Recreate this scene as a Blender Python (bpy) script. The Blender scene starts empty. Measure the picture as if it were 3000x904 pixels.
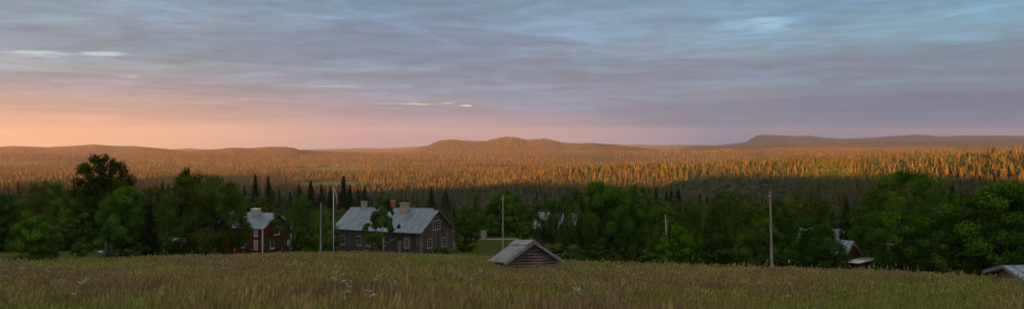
import bpy, math, random
import numpy as np
from mathutils import Vector, Matrix
R = math.radians
rng = np.random.default_rng(7)
random.seed(7)
SC = bpy.context.scene
COL = SC.collection
F = 2600.0; CX = 1500.0; HY = 425.0          # focal length and horizon of the photograph in its own pixels
EXPO = 3.0
def srgb(r, g, b, k=1.0):
    f = lambda c: (c/255/12.92 if c/255 <= .04045 else ((c/255+.055)/1.055)**2.4)*k
    return (f(r), f(g), f(b), 1.0)

# ---------------------------------------------------------------- noise
def vhash(ix, iy, seed):
    n = (ix.astype(np.int64)*374761393 + iy.astype(np.int64)*668265263 + seed*974634777) & 0x7fffffff
    n = ((n ^ (n >> 13))*1274126177) & 0x7fffffff
    n = n ^ (n >> 16)
    return (n & 0xffff)/65535.0
def vnoise(x, y, seed=0):
    x = np.asarray(x, float); y = np.asarray(y, float)
    ix = np.floor(x); iy = np.floor(y); fx = x-ix; fy = y-iy
    fx = fx*fx*(3-2*fx); fy = fy*fy*(3-2*fy)
    a = vhash(ix, iy, seed); b = vhash(ix+1, iy, seed); c = vhash(ix, iy+1, seed); d = vhash(ix+1, iy+1, seed)
    return (a*(1-fx)+b*fx)*(1-fy)+(c*(1-fx)+d*fx)*fy
def fbm(x, y, seed=0, o=4):
    s = 0; a = .5; t = 0
    for k in range(o):
        s = s+a*vnoise(x*2**k, y*2**k, seed+k*17); t += a; a *= .5
    return s/t
def sstep(a, b, x):
    t = np.clip((x-a)/(b-a), 0, 1); return t*t*(3-2*t)

# ---------------------------------------------------------------- terrain
LY = [0, 118, 130, 150, 165, 200, 300, 400, 600, 800, 1000, 1300, 1700, 2200, 3000, 6000, 60000]
LZ = [-1.2, -14.15, -14.8, -15.9, -16.9, -19.7, -28, -37, -54, -68, -78, -87, -94, -97, -99, -100, -100]
EPX = [0, 250, 700, 1000, 1330, 1600, 2000, 2250, 2500, 3000]
EPY = [752, 748, 738, 729, 736, 754, 765, 777, 780, 793]
EYE = [75, 85, 95, 100, 95, 75, 65, 57, 52, 42]
HILLS = [  # (crest distance, run-up fraction, silhouette nodes in photograph pixels)
 (9000, .60, [(-900,432),(-300,430),(0,430),(39,427),(136,431),(213,427),(272,422),(330,427),(388,427),(458,433),(516,439),(560,446),(640,456),(700,470)]),
 (7500, .62, [(380,470),(450,456),(520,447),(602,440),(679,432),(726,434),(776,430),(827,429),(858,432),(877,439),(940,444),(1100,448),(1300,456)]),
 (8500, .72, [(1120,455),(1190,444),(1215,438),(1230,430),(1248,427),(1287,411),(1311,408),(1330,407.6),(1357,411),(1419,412),(1446,406),(1470,400.6),(1493,399.4),(1516,402),(1540,409),(1563,407),(1598,405),(1621,410),(1652,417.6),(1691,419),(1738,418),(1769,421),(1850,430),(1920,438),(2000,446)]),
 (15000, .75, [(480,446),(500,439),(530,436),(560,434),(600,438),(700,442),(880,439),(1000,436),(1066,433),(1116,435.5),(1175,431.6),(1229,428.5),(1300,428),(1700,420.5),(1800,421.5),(1827,423.5),(1870,422.7),(1900,424.5),(2000,424),(2100,425),(2200,428)]),
 (14000, .70, [(1980,436),(2040,428),(2128,423),(2186,415.5),(2200,406),(2210,400.8),(2225,394.6),(2241,393.8),(2318,397.7),(2373,397),(2419,403.5),(2466,405.8),(2524,404.6),(2621,397.7),(2683,394),(2726,395.7),(2753,398.8),(2800,397),(2920,396),(3000,397.7),(3300,400),(3900,410)]),
 (9500, .70, [(1900,446),(2000,440),(2100,431),(2250,423),(2450,418),(2700,412),(2900,409),(3000,409),(3300,410),(3900,415)]),
 (5600, .80, [(-900,452),(0,449),(300,455),(600,452),(1000,458),(1300,452),(1700,446),(1900,441),(2100,436),(2400,432),(3000,428),(3900,428)]),
]
# nearer wooded swells: (photograph column, crest distance, canopy line)
SWELLR = [(1350,2500,512),(1500,2400,493),(1700,2250,482),(2000,1900,472),(2200,1750,464),(2400,1600,456),(2600,1500,448),(2800,1380,440),(3000,1250,432),(3300,1200,424),(3900,1200,420)]
SWELL2 = [(1900,2700,475),(2100,2700,464),(2300,2700,450),(2500,2700,443),(2700,2700,442),(2900,2700,442),(3100,2700,444),(3900,2700,446)]
SWELLL = [(-900,1200,535),(0,1200,543),(200,1250,549),(400,1300,556),(520,1350,566),(640,1400,580)]
SUNEL = 2.3; SUNAZ = 160.0
SD = np.array([-math.sin(R(SUNAZ)), math.cos(R(SUNAZ))])         # horizontal direction towards the sun
UD = np.array([-SD[1], SD[0]])
# unseen ridge behind the viewer, shaped to throw shade over the village: (across-sun position, height)
def H0(X, Y):
    X = np.asarray(X, float); Y = np.asarray(Y, float)
    px = np.clip(CX + F*X/np.maximum(Y, 12.0), -900, 3900)
    # far and middle ground
    L = np.interp(Y, LY, LZ)
    off = np.interp(px, [1600, 2300, 3000], [0, -1.2, -2.2])*np.interp(Y, [60, 90, 200, 400], [1, 1, .5, 0])
    off2 = np.interp(px, [300, 420, 900, 1250, 1320], [0, -1.2, -1.2, -.9, 0])
    L = L + off + off2*np.interp(Y, [90, 110, 140, 185], [1, 1, 1, 0])
    e_y = np.interp(px, EPX, EYE); e_p = np.interp(px, EPX, EPY)
    ze = -(e_p-HY)/F*e_y-.75
    k = (-1.2-ze)/e_y
    mead = -1.2-k*Y - .35*np.exp(-((Y-.5*e_y)/(.25*e_y))**2) - .25*np.sin(np.clip(Y/e_y, 0, 1)*math.pi)
    far118 = np.interp(118.0, LY, LZ)+np.interp(px, [1600, 2300, 3000], [0, -1.2, -2.2])+off2
    w = np.clip((Y-e_y)/(118-e_y), 0, 1)
    mid = ze*(1-w)+far118*w - 1.0*np.sin(np.clip(w*1.0, 0, 1)*math.pi)*np.interp(px, [1150, 1330, 1500, 1700], [.35, .1, .1, 1.0])
    z = np.where(Y < e_y, mead, np.where(Y < 118, mid, L))
    z = np.where(Y < 0, -1.2-.10*Y*np.exp(Y/900.), z)
    # undulation of the valley
    amp = 13*sstep(1600, 3800, Y)*(1-sstep(9000, 20000, Y))+2.0*sstep(200, 900, Y)
    z = z + amp*(fbm(X/1500, Y/900, 3, 3)-.5)*2
    def swell(z, tab, a, b, th):
        p = [t[0] for t in tab]
        yc = np.interp(px, p, [t[1] for t in tab]); cy = np.interp(px, p, [t[2] for t in tab])
        zc = -(cy-HY)/F*yc-th
        fade = sstep(p[0], p[1], px) if p[0] > -500 else 1-sstep(p[-2], p[-1], px)
        bump = np.where(Y < yc, sstep(a*1.0, 1.0, Y/yc), 1-sstep(1.0, b, Y/yc))*fade
        return z+np.maximum(zc-z, 0)*bump
    z = swell(z, SWELLR, .30, 1.5, 13)
    z = swell(z, SWELL2, .80, 1.35, 13)
    z = swell(z, SWELLL, .55, 1.5, 12)
    for (yc, fr, nodes) in HILLS:
        p = [n[0] for n in nodes]
        sy = np.interp(px, p, [n[1] for n in nodes])
        hc = (HY-sy)/F*yc-9
        zb = -100.0
        t = Y/yc
        prof = np.where(t < 1, sstep(fr, 1.0, t)*.55+.45*np.clip((t-fr)/(1-fr), 0, 1)**1.0, 1-sstep(1.0, 1.45, t))
        inr = (px > p[0]) & (px < p[-1]) if p[0] > -800 else (px < p[-1])
        if p[-1] >= 3900: inr = px > p[0]
        gul = 1-.10*(fbm(X/500, Y/900, 11+int(yc/500), 3)-.3)*np.where(t < 1, 4*np.clip(t-fr, 0, 1)*(1-t)/(1-fr)**2*1.4, 0)
        hz = zb+(hc-zb)*prof*np.clip(gul, .5, 1.2)
        z = np.where(inr & (t > fr), np.maximum(z, hz), z)
    return z
# shade line wanted in the valley: photograph column -> distance of the first sunlit tree tops
SHP = [-300, 0, 200, 430, 520, 560, 640, 700, 850, 960, 1150, 1500, 1800, 2100, 2400, 2700, 3000, 3300]
SHY = [900, 950, 1050, 1250, 1500, 1800, 2100, 2650, 2650, 2300, 2100, 1700, 1320, 1020, 860, 740, 660, 640]
TE = math.tan(R(SUNEL))
us, zs = [], []
for p_, y_ in zip(SHP, SHY):
    x_ = (p_-CX)/F*y_
    zc = float(H0(np.array([x_]), np.array([y_]))[0])+13.0
    s = x_*SD[0]+y_*SD[1]; u = x_*UD[0]+y_*UD[1]
    us.append(u); zs.append(zc-TE*s)           # height of the shade plane above s = 0
order = np.argsort(us); us = np.array(us)[order]; zs = np.array(zs)[order]
uu = np.linspace(-4500, 1500, 241)
raw = np.interp(uu, us, zs)
kern = np.exp(-(np.arange(-3, 4)/1.6)**2); kern /= kern.sum()
raw = np.convolve(np.pad(raw, 3, mode='edge'), kern, mode='valid')
near = sstep(-430, -170, uu)*(1-sstep(130, 330, uu))
raw = np.maximum(raw, -60+68.5*near)
raw = raw-60*sstep(1710, 1900, -uu)
SR = 420.0
def ridge(X, Y):  # unseen ridge, its height solved from the wanted shade line
    s = X*SD[0]+Y*SD[1]; u = X*UD[0]+Y*UD[1]
    zr = np.interp(u, uu, raw)+TE*SR
    w = np.exp(-((s-SR)/190.0)**2)*np.where(s > -200, 1, 0)
    return zr, w
def H(X, Y):
    X = np.asarray(X, float); Y = np.asarray(Y, float)
    z = H0(X, Y)
    zr, w = ridge(X, Y)
    out = sstep(.64, .95, np.abs(np.arctan2(X, Y)))
    w = w*out
    uq = X*UD[0]+Y*UD[1]; sq = X*SD[0]+Y*SD[1]
    z = np.where(sq > -900, z*(1-out)+np.minimum(z, np.interp(uq, uu, raw)+TE*sq-6)*out, z)  # off-view ground lowered so only the ridge blocks the sun
    return z*(1-w)+zr*w
def at(px, py, Y):
    return Vector(((px-CX)/F*Y, Y, (HY-py)/F*Y))
def gz(x, y): return float(H(np.array([x]), np.array([y]))[0])

# ---------------------------------------------------------------- mesh helpers
def mesh_np(name, V, Fc, cols=None, mat=None, smooth=False, nper=None):
    """V (n,3); Fc (m,k) same-size faces"""
    V = np.ascontiguousarray(V, dtype=np.float32); Fc = np.ascontiguousarray(Fc, dtype=np.int32)
    me = bpy.data.meshes.new(name)
    m, k = Fc.shape
    me.vertices.add(len(V)); me.vertices.foreach_set('co', V.ravel())
    me.loops.add(m*k); me.loops.foreach_set('vertex_index', Fc.ravel())
    me.polygons.add(m); me.polygons.foreach_set('loop_start', np.arange(0, m*k, k, dtype=np.int32))
    if smooth: me.polygons.foreach_set('use_smooth', np.ones(m, dtype=bool))
    if cols is not None:
        a = me.attributes.new('col', 'FLOAT_COLOR', 'POINT')
        c = np.ones((len(V), 4), dtype=np.float32); c[:, :3] = cols
        a.data.foreach_set('color', c.ravel())
    me.update(calc_edges=True)
    if mat: me.materials.append(mat)
    return me
def link(name, me, parent=None, label=None, cat=None, kind=None, group=None):
    o = bpy.data.objects.new(name, me); COL.objects.link(o)
    if parent: o.parent = parent
    if label: o['label'] = label
    if cat: o['category'] = cat
    if kind: o['kind'] = kind
    if group: o['group'] = group
    return o
def thing(name, loc, label, cat, group=None, rz=0):
    o = link(name, None, None, label, cat, None, group)
    o.location = loc; o.rotation_euler = (0, 0, rz); o.empty_display_size = .3
    return o
class MB:
    def __init__(s): s.v = []; s.f = []
    def add(s, vs, fs):
        b = len(s.v); s.v += [tuple(v) for v in vs]; s.f += [tuple(i+b for i in f) for f in fs]; return s
    def box(s, x0, x1, y0, y1, z0, z1, M=None):
        vs = [Vector((x, y, z)) for x in (x0, x1) for y in (y0, y1) for z in (z0, z1)]
        if M: vs = [M @ v for v in vs]
        return s.add(vs, [(0,1,3,2),(4,6,7,5),(0,4,5,1),(2,3,7,6),(0,2,6,4),(1,5,7,3)])
    def prism(s, poly, a, b, ax):
        """poly: 2-D outline; extruded from a to b along axis ax (0=x: poly is (y,z); 1=y: poly is (x,z))"""
        n = len(poly)
        def P(p, t): return (t, p[0], p[1]) if ax == 0 else (p[0], t, p[1])
        vs = [P(p, a) for p in poly]+[P(p, b) for p in poly]
        fs = [tuple(range(n)), tuple(range(2*n-1, n-1, -1))]
        fs += [(i, (i+1) % n+0, (i+1) % n+n, i+n) for i in range(n)]
        return s.add(vs, fs)
    def tube(s, pts, rads, n=7):
        pts = [Vector(p) for p in pts]
        rings = []
        for i, p in enumerate(pts):
            d = (pts[min(i+1, len(pts)-1)]-pts[max(i-1, 0)]).normalized()
            a = d.cross(Vector((0, 0, 1)) if abs(d.z) < .9 else Vector((1, 0, 0))).normalized(); b = d.cross(a)
            r = rads[i] if isinstance(rads, (list, tuple)) else rads
            rings.append([p+(a*math.cos(t)+b*math.sin(t))*r for t in [2*math.pi*j/n for j in range(n)]])
        vs = [v for r_ in rings for v in r_]
        fs = [(i*n+j, i*n+(j+1) % n, (i+1)*n+(j+1) % n, (i+1)*n+j) for i in range(len(pts)-1) for j in range(n)]
        fs += [tuple(range(n-1, -1, -1)), tuple(range((len(pts)-1)*n, len(pts)*n))]
        return s.add(vs, fs)
    def mesh(s, name, mat, smooth=False, bevel=0):
        me = bpy.data.meshes.new(name); me.from_pydata(s.v, [], s.f)
        import bmesh
        bm = bmesh.new(); bm.from_mesh(me); bmesh.ops.recalc_face_normals(bm, faces=bm.faces)
        if bevel: bmesh.ops.bevel(bm, geom=bm.edges[:], offset=bevel, segments=2, affect='EDGES', clamp_overlap=True)
        bm.to_mesh(me); bm.free()
        if smooth: me.shade_smooth()
        me.materials.append(mat); return me
    def build(s, name, mat, parent=None, smooth=False, bevel=0, **kw):
        return link(name, s.mesh(name, mat, smooth, bevel), parent, **kw)

# ---------------------------------------------------------------- materials
class NT:
    def __init__(s, name):
        s.m = bpy.data.materials.new(name); s.m.use_nodes = True; s.t = s.m.node_tree; s.t.nodes.clear()
        s.out = s.t.nodes.new('ShaderNodeOutputMaterial')
    def n(s, typ, ins=None, **kw):
        nd = s.t.nodes.new(typ)
        for k, v in kw.items(): setattr(nd, k, v)
        for k, v in (ins or {}).items():
            if isinstance(v, bpy.types.NodeSocket): s.t.links.new(v, nd.inputs[k])
            else: nd.inputs[k].default_value = v
        return nd
    def ramp(s, fac, stops, interp='LINEAR'):
        nd = s.t.nodes.new('ShaderNodeValToRGB'); cr = nd.color_ramp; cr.interpolation = interp
        while len(cr.elements) < len(stops): cr.elements.new(.5)
        for e, (p, c) in zip(cr.elements, stops): e.position = p; e.color = c
        s.t.links.new(fac, nd.inputs[0]); return nd.outputs[0]
    def mix(s, fac, a, b, mode='MIX'):
        nd = s.t.nodes.new('ShaderNodeMix'); nd.data_type = 'RGBA'; nd.blend_type = mode; nd.clamp_factor = True
        for i, v in ((0, fac), (6, a), (7, b)):
            if isinstance(v, bpy.types.NodeSocket): s.t.links.new(v, nd.inputs[i])
            else: nd.inputs[i].default_value = v
        return nd.outputs[2]
    def math(s, op, a, b=0.0, c=None):
        nd = s.t.nodes.new('ShaderNodeMath'); nd.operation = op
        for i, v in enumerate((a, b) if c is None else (a, b, c)):
            if isinstance(v, bpy.types.NodeSocket): s.t.links.new(v, nd.inputs[i])
            else: nd.inputs[i].default_value = v
        return nd.outputs[0]
    def done(s, bsdf): s.t.links.new(bsdf, s.out.inputs[0]); return s.m
def principled(nt, col, rough=.8, metal=0, bump=None, bstr=.3, bdist=.02, spec=.3):
    p = nt.n('ShaderNodeBsdfPrincipled')
    if isinstance(col, bpy.types.NodeSocket): nt.t.links.new(col, p.inputs['Base Color'])
    else: p.inputs['Base Color'].default_value = col
    p.inputs['Roughness'].default_value = rough; p.inputs['Metallic'].default_value = metal
    p.inputs['Specular IOR Level'].default_value = spec
    if bump is not None:
        b = nt.n('ShaderNodeBump', {'Strength': bstr, 'Distance': bdist, 'Height': bump})
        nt.t.links.new(b.outputs[0], p.inputs['Normal'])
    return p.outputs[0]
def mat_wood(name, c1, c2, scale=(1, 1, 1), rough=.85, boards=None, axis='Z'):
    nt = NT(name); tc = nt.n('ShaderNodeTexCoord').outputs['Object']
    mp = nt.n('ShaderNodeMapping', {'Vector': tc, 'Scale': scale}).outputs[0]
    nz = nt.n('ShaderNodeTexNoise', {'Vector': mp, 'Scale': 3.0, 'Detail': 6.0}).outputs[0]
    nz2 = nt.n('ShaderNodeTexNoise', {'Vector': tc, 'Scale': .8, 'Detail': 3.0}).outputs[0]
    c = nt.ramp(nz, [(.3, c1), (.7, c2)])
    c = nt.mix(nt.ramp(nz2, [(.35, (0, 0, 0, 1)), (.7, (1, 1, 1, 1))]), c, nt.mix(.5, c, c1, 'MULTIPLY'))
    return nt.done(principled(nt, c, rough, bump=nz, bstr=.4))
def mat_metal(name, c1, c2, rust=(.12, .07, .045, 1)):
    nt = NT(name); tc = nt.n('ShaderNodeTexCoord').outputs['Object']
    mp = nt.n('ShaderNodeMapping', {'Vector': tc, 'Scale': (2.2, .35, .35)}).outputs[0]
    nz = nt.n('ShaderNodeTexNoise', {'Vector': mp, 'Scale': 1.6, 'Detail': 5.0}).outputs[0]
    nz2 = nt.n('ShaderNodeTexNoise', {'Vector': tc, 'Scale': 1.3, 'Detail': 5.0}).outputs[0]
    c = nt.ramp(nz, [(.3, c1), (.7, c2)])
    c = nt.mix(nt.ramp(nz2, [(.60, (0, 0, 0, 1)), (.72, (.8, .8, .8, 1))]), c, rust)
    return nt.done(principled(nt, c, .5, .25, bump=nz2, bstr=.15, spec=.5))
def mat_plain(name, c, rough=.7, metal=0, spec=.3, var=.25):
    nt = NT(name); tc = nt.n('ShaderNodeTexCoord').outputs['Object']
    nz = nt.n('ShaderNodeTexNoise', {'Vector': tc, 'Scale': 4.0, 'Detail': 4.0}).outputs[0]
    d = tuple(x*(1-var) for x in c[:3])+(1,)
    return nt.done(principled(nt, nt.ramp(nz, [(.35, d), (.65, c)]), rough, metal, spec=spec))
def mat_leaf(name, transl=.25, objcol=True):
    nt = NT(name)
    at_ = nt.n('ShaderNodeAttribute', attribute_name='col').outputs[0]
    c = at_
    if objcol:
        oc = nt.n('ShaderNodeObjectInfo').outputs['Color']
        c = nt.mix(1.0, at_, oc, 'MULTIPLY')
    d = nt.n('ShaderNodeBsdfDiffuse', {'Color': c}).outputs[0]
    t = nt.n('ShaderNodeBsdfTranslucent', {'Color': c}).outputs[0]
    mx = nt.n('ShaderNodeMixShader', {0: transl, 1: d, 2: t}).outputs[0]
    return nt.done(mx)
M = {}
M['leaf'] = mat_leaf('leaf_foliage')
M['needle'] = mat_leaf('needle_foliage', .05, False)
M['needle_o'] = mat_leaf('needle_foliage_single', .05, True)
M['grass'] = mat_leaf('grass_blades', .3, False)
M['bark'] = mat_wood('dark_bark', (.05, .04, .03, 1), (.11, .09, .07, 1), (3, 3, .6))
M['birchbark'] = mat_wood('birch_bark', (.25, .24, .22, 1), (.6, .58, .54, 1), (2, 2, 5))
M['greywood'] = mat_wood('weathered_vertical_boards', (.022, .018, .016, 1), (.145, .118, .105, 1), (1.7, 1.7, .06))
M['darklog'] = mat_wood('dark_weathered_logs', (.03, .026, .024, 1), (.105, .093, .086, 1), (.08, .08, 1.8))
M['log'] = mat_wood('grey_split_logs', (.085, .068, .056, 1), (.36, .30, .25, 1), (.5, .5, 6))
M['roofwood'] = mat_wood('silvered_roof_boards', (.14, .14, .15, 1), (.31, .313, .325, 1), (6, .35, .35))
M['redwood'] = mat_wood('falu_red_boards', (.055, .007, .006, 1), (.115, .013, .011, 1), (8, 8, .3))
M['redlog'] = mat_wood('falu_red_logs', (.085, .013, .011, 1), (.18, .027, .023, 1), (.4, .4, 8))
M['metal'] = mat_metal('grey_blue_sheet_metal', (.075, .118, .15, 1), (.18, .24, .285, 1), (.05, .052, .055, 1))
M['metal2'] = mat_metal('mottled_sheet_metal', (.08, .11, .13, 1), (.16, .20, .225, 1), (.09, .065, .055, 1))
M['white'] = mat_plain('white_paint', (.62, .61, .58, 1), .6, var=.15)
M['offwhite'] = mat_plain('aged_white_paint', (.42, .40, .37, 1), .7, var=.3)
M['plaster'] = mat_plain('pinkish_plaster', (.42, .33, .28, 1), .9, var=.3)
M['cap'] = mat_plain('chimney_cap_stone', (.30, .27, .25, 1), .9)
M['brick'] = mat_plain('red_chimney_brick', (.38, .10, .06, 1), .9)
M['pole'] = mat_wood('grey_pole_wood', (.20, .19, .18, 1), (.36, .335, .31, 1), (8, 8, .3))
M['steel'] = mat_plain('galvanised_steel', (.45, .47, .48, 1), .5, .3)
M['cable'] = mat_plain('black_cable', (.015, .015, .015, 1), .6)
M['stone'] = mat_plain('pale_granite', (.34, .34, .32, 1), .9, var=.4)
M['gravel'] = mat_plain('gravel', (.26, .22, .18, 1), .95, var=.35)
M['car'] = mat_plain('silver_car_paint', (.40, .42, .44, 1), .3, .6, .6, .05)
M['tyre'] = mat_plain('black_rubber', (.02, .02, .02, 1), .9)
M['flower'] = mat_plain('cream_umbel_petals', (.42, .44, .30, 1), .8, var=.1)
M['stem'] = mat_plain('green_stem', (.08, .12, .03, 1), .8)
M['flagblue'] = mat_plain('blue_pennant_cloth', (.02, .08, .28, 1), .9)
M['flagyellow'] = mat_plain('yellow_pennant_cloth', (.75, .50, .03, 1), .9)
nt = NT('window_glass'); M['glass'] = nt.done(principled(nt, (.02, .022, .025, 1), .12, 0, spec=.5))
nt = NT('ground_cover')
a_ = nt.n('ShaderNodeAttribute', attribute_name='col').outputs[0]
g_ = nt.n('ShaderNodeNewGeometry').outputs['Position']
n1 = nt.n('ShaderNodeTexNoise', {'Vector': g_, 'Scale': .9, 'Detail': 6.0}).outputs[0]
n2 = nt.n('ShaderNodeTexNoise', {'Vector': g_, 'Scale': .02, 'Detail': 6.0}).outputs[0]
c_ = nt.mix(1.0, a_, nt.ramp(n1, [(.3, (.6, .6, .6, 1)), (.7, (1.3, 1.25, 1.2, 1))]), 'MULTIPLY')
c_ = nt.mix(1.0, c_, nt.ramp(n2, [(.35, (.75, .8, .75, 1)), (.65, (1.2, 1.15, 1.1, 1))]), 'MULTIPLY')
M['ground'] = nt.done(principled(nt, c_, .95, bump=n1, bstr=.5, bdist=.15, spec=0.0))

# ---------------------------------------------------------------- world, sun, camera
def build_world():
    w = bpy.data.worlds.new('World'); SC.world = w; w.use_nodes = True
    t = w.node_tree; t.nodes.clear()
    nt = NT.__new__(NT); nt.t = t
    out = t.nodes.new('ShaderNodeOutputWorld')
    sky = t.nodes.new('ShaderNodeTexSky'); sky.sky_type = 'NISHITA'; sky.sun_disc = False
    sky.sun_elevation = R(SUNEL); sky.sun_rotation = R(360-SUNAZ); sky.altitude = 400
    sky.air_density = 1.2; sky.dust_density = 1.5; sky.ozone_density = 1.5
    bg1 = nt.n('ShaderNodeBackground', {'Color': sky.outputs[0], 'Strength': .1})
    d = nt.n('ShaderNodeTexCoord').outputs['Generated']
    sp = nt.n('ShaderNodeSeparateXYZ', {0: d}); x, y, z = sp.outputs
    rad = nt.math('SQRT', nt.math('ADD', nt.math('MULTIPLY', x, x), nt.math('MULTIPLY', y, y)))
    A = nt.math('DIVIDE', x, nt.math('MAXIMUM', rad, .001))      # sine of the azimuth
    E = nt.math('DIVIDE', nt.math('MAXIMUM', z, 0.0), nt.math('MAXIMUM', rad, .001))
    k = 1/2**EXPO
    # warped, wind-drawn cloud pattern
    lv = nt.math('LOGARITHM', nt.math('ADD', E, .045), 2.718)
    wv = nt.n('ShaderNodeCombineXYZ', {0: nt.math('MULTIPLY', A, 3.0), 1: nt.math('MULTIPLY', lv, 2.2), 2: nt.math('MULTIPLY', y, .6)}).outputs[0]
    wn = nt.n('ShaderNodeTexNoise', {'Vector': wv, 'Scale': 1.3, 'Detail': 3.0}).outputs['Color']
    def pat(sx, sy, seed, warp, det=7.0, rough=.55):
        b = nt.n('ShaderNodeCombineXYZ', {0: nt.math('MULTIPLY', A, sx), 1: nt.math('MULTIPLY', lv, sy), 2: nt.math('ADD', nt.math('MULTIPLY', y, .5), seed)}).outputs[0]
        o = nt.n('ShaderNodeVectorMath', {0: wn, 1: (.5, .5, .5)}, operation='SUBTRACT').outputs[0]
        o = nt.n('ShaderNodeVectorMath', {0: o, 3: warp}, operation='SCALE').outputs[0]
        b = nt.n('ShaderNodeVectorMath', {0: b, 1: o}, operation='ADD').outputs[0]
        return nt.n('ShaderNodeTexNoise', {'Vector': b, 'Scale': 1.0, 'Detail': det, 'Roughness': rough}).outputs[0]
    big = pat(2.4, 4.6, 3.1, 1.0, 5.0, .5)
    mid = pat(8.5, 8.5, 9.7, 1.9, 9.0, .62)
    fine = pat(22.0, 24.0, 5.2, 3.4, 9.0, .64)
    E5 = nt.math('MULTIPLY', E, 5.0)
    c = lambda r, g, b: srgb(r, g, b, k)
    L = nt.ramp(E5, [(0, c(224,186,142)), (.05, c(220,180,144)), (.13, c(202,166,146)), (.22, c(178,160,156)), (.33, c(148,155,168)), (.48, c(134,154,172)), (.66, c(124,146,168)), (.85, c(120,144,168)), (1, c(110,130,155))])
    C = nt.ramp(E5, [(0, c(112,138,168)), (.05, c(120,140,166)), (.16, c(130,142,166)), (.28, c(122,138,166)), (.42, c(116,138,166)), (.60, c(110,138,168)), (.82, c(100,130,162)), (1, c(100,122,150))])
    Rr = nt.ramp(E5, [(0, c(66,118,160)), (.10, c(72,116,152)), (.25, c(72,112,148)), (.40, c(88,124,154)), (.58, c(100,146,178)), (.75, c(96,150,186)), (.85, c(92,150,186)), (1, c(96,130,162))])
    tL = nt.n('ShaderNodeMapRange', {'Value': A, 'From Min': -.50, 'From Max': -.08}, interpolation_type='SMOOTHSTEP').outputs[0]
    tR = nt.n('ShaderNodeMapRange', {'Value': A, 'From Min': 0.0, 'From Max': .42}, interpolation_type='SMOOTHSTEP').outputs[0]
    base = nt.mix(tR, nt.mix(tL, L, C), Rr)
    # light blue thin places and dark mauve thick places
    amp = nt.n('ShaderNodeMapRange', {'Value': E, 'From Min': .0, 'From Max': .08, 'To Min': .25, 'To Max': 1.0}).outputs[0]
    dark = nt.math('MULTIPLY', nt.n('ShaderNodeMapRange', {'Value': big, 'From Min': .46, 'From Max': .60}, interpolation_type='SMOOTHSTEP').outputs[0], amp)
    base = nt.mix(nt.math('MULTIPLY', dark, .75), base, nt.mix(1.0, base, (.74, .72, .80, 1), 'MULTIPLY'))
    thin = nt.math('MULTIPLY', nt.n('ShaderNodeMapRange', {'Value': mid, 'From Min': .47, 'From Max': .66}, interpolation_type='SMOOTHSTEP').outputs[0], amp)
    base = nt.mix(nt.math('MULTIPLY', thin, .8), base, nt.mix(1.0, base, (1.20, 1.33, 1.36, 1), 'MULTIPLY'))
    fn = nt.n('ShaderNodeMapRange', {'Value': fine, 'From Min': .36, 'From Max': .66, 'To Min': -.5, 'To Max': .5}).outputs[0]
    fmul = nt.math('ADD', 1.0, nt.math('MULTIPLY', nt.math('MULTIPLY', fn, .30), amp))
    base = nt.n('ShaderNodeVectorMath', {0: base, 3: fmul}, operation='SCALE').outputs[0]
    # gaps where bright high cloud shows
    def gap(base, a0, e0, sa, se, col, lo, hi, src, st=.9):
        da = nt.math('DIVIDE', nt.math('SUBTRACT', A, a0), sa); de = nt.math('DIVIDE', nt.math('SUBTRACT', E, e0), se)
        g = nt.math('EXPONENT', nt.math('MULTIPLY', nt.math('ADD', nt.math('MULTIPLY', da, da), nt.math('MULTIPLY', de, de)), -1.0))
        v = nt.math('ADD', src, nt.math('MULTIPLY', nt.math('SUBTRACT', g, 1.0), .6))
        m = nt.n('ShaderNodeMapRange', {'Value': v, 'From Min': lo, 'From Max': hi}, interpolation_type='SMOOTHSTEP').outputs[0]
        return nt.mix(nt.math('MULTIPLY', m, st), base, col)
    def AA(px): t_ = (px-CX)/F; return t_/math.sqrt(1+t_*t_)
    def EE(px, py): t_ = (px-CX)/F; return (HY-py)/F/math.sqrt(1+t_*t_)
    base = gap(base, AA(60), EE(60,150), .085, .013, c(196,216,232), .46, .62, mid, .85)
    base = gap(base, AA(330), EE(330,158), .06, .005, c(196,210,224), .44, .60, mid, .8)
    base = gap(base, AA(40), EE(40,48), .05, .006, c(170,194,214), .42, .60, mid, .7)
    base = gap(base, AA(2200), EE(2200,80), .13, .016, c(146,194,222), .40, .62, mid, .85)
    base = gap(base, AA(2700), EE(2700,40), .10, .014, c(128,182,214), .42, .62, mid, .7)
    base = gap(base, AA(1250), EE(1250,303), .10, .0045, c(214,208,196), .42, .60, fine, .75)
    base = gap(base, AA(1368), EE(1368,309), .012, .0016, c(250,228,196), .25, .45, fine, .9)
    base = gap(base, AA(900), EE(900,250), .16, .006, c(196,200,206), .46, .64, fine, .6)
    base = gap(base, AA(430), EE(430,225), .10, .005, c(200,196,198), .46, .62, fine, .7)
    base = gap(base, AA(2700), EE(2700,350), .05, .006, c(124,152,176), .42, .60, mid, .6)
    # the rest of the vault and the ground half
    up = nt.n('ShaderNodeMapRange', {'Value': z, 'From Min': .20, 'From Max': .55}, interpolation_type='SMOOTHSTEP').outputs[0]
    base = nt.mix(up, base, c(222, 222, 218))
    bg2 = nt.n('ShaderNodeBackground', {'Color': base, 'Strength': 1.0})
    add = nt.n('ShaderNodeMixShader', {0: .94, 1: bg1.outputs[0], 2: bg2.outputs[0]})
    t.links.new(add.outputs[0], out.inputs[0])
build_world()
sun = bpy.data.lights.new('sun', 'SUN'); sun.energy = 5.0; sun.angle = R(.55); sun.color = (1, .33, .04)
so = bpy.data.objects.new('sun', sun); COL.objects.link(so)
sdir = Vector((SD[0]*math.cos(R(SUNEL)), SD[1]*math.cos(R(SUNEL)), math.sin(R(SUNEL))))
so.rotation_euler = sdir.to_track_quat('Z', 'Y').to_euler(); so.location = (0, -20, 60)
cam = bpy.data.cameras.new('camera'); co = bpy.data.objects.new('camera', cam); COL.objects.link(co); SC.camera = co
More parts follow.
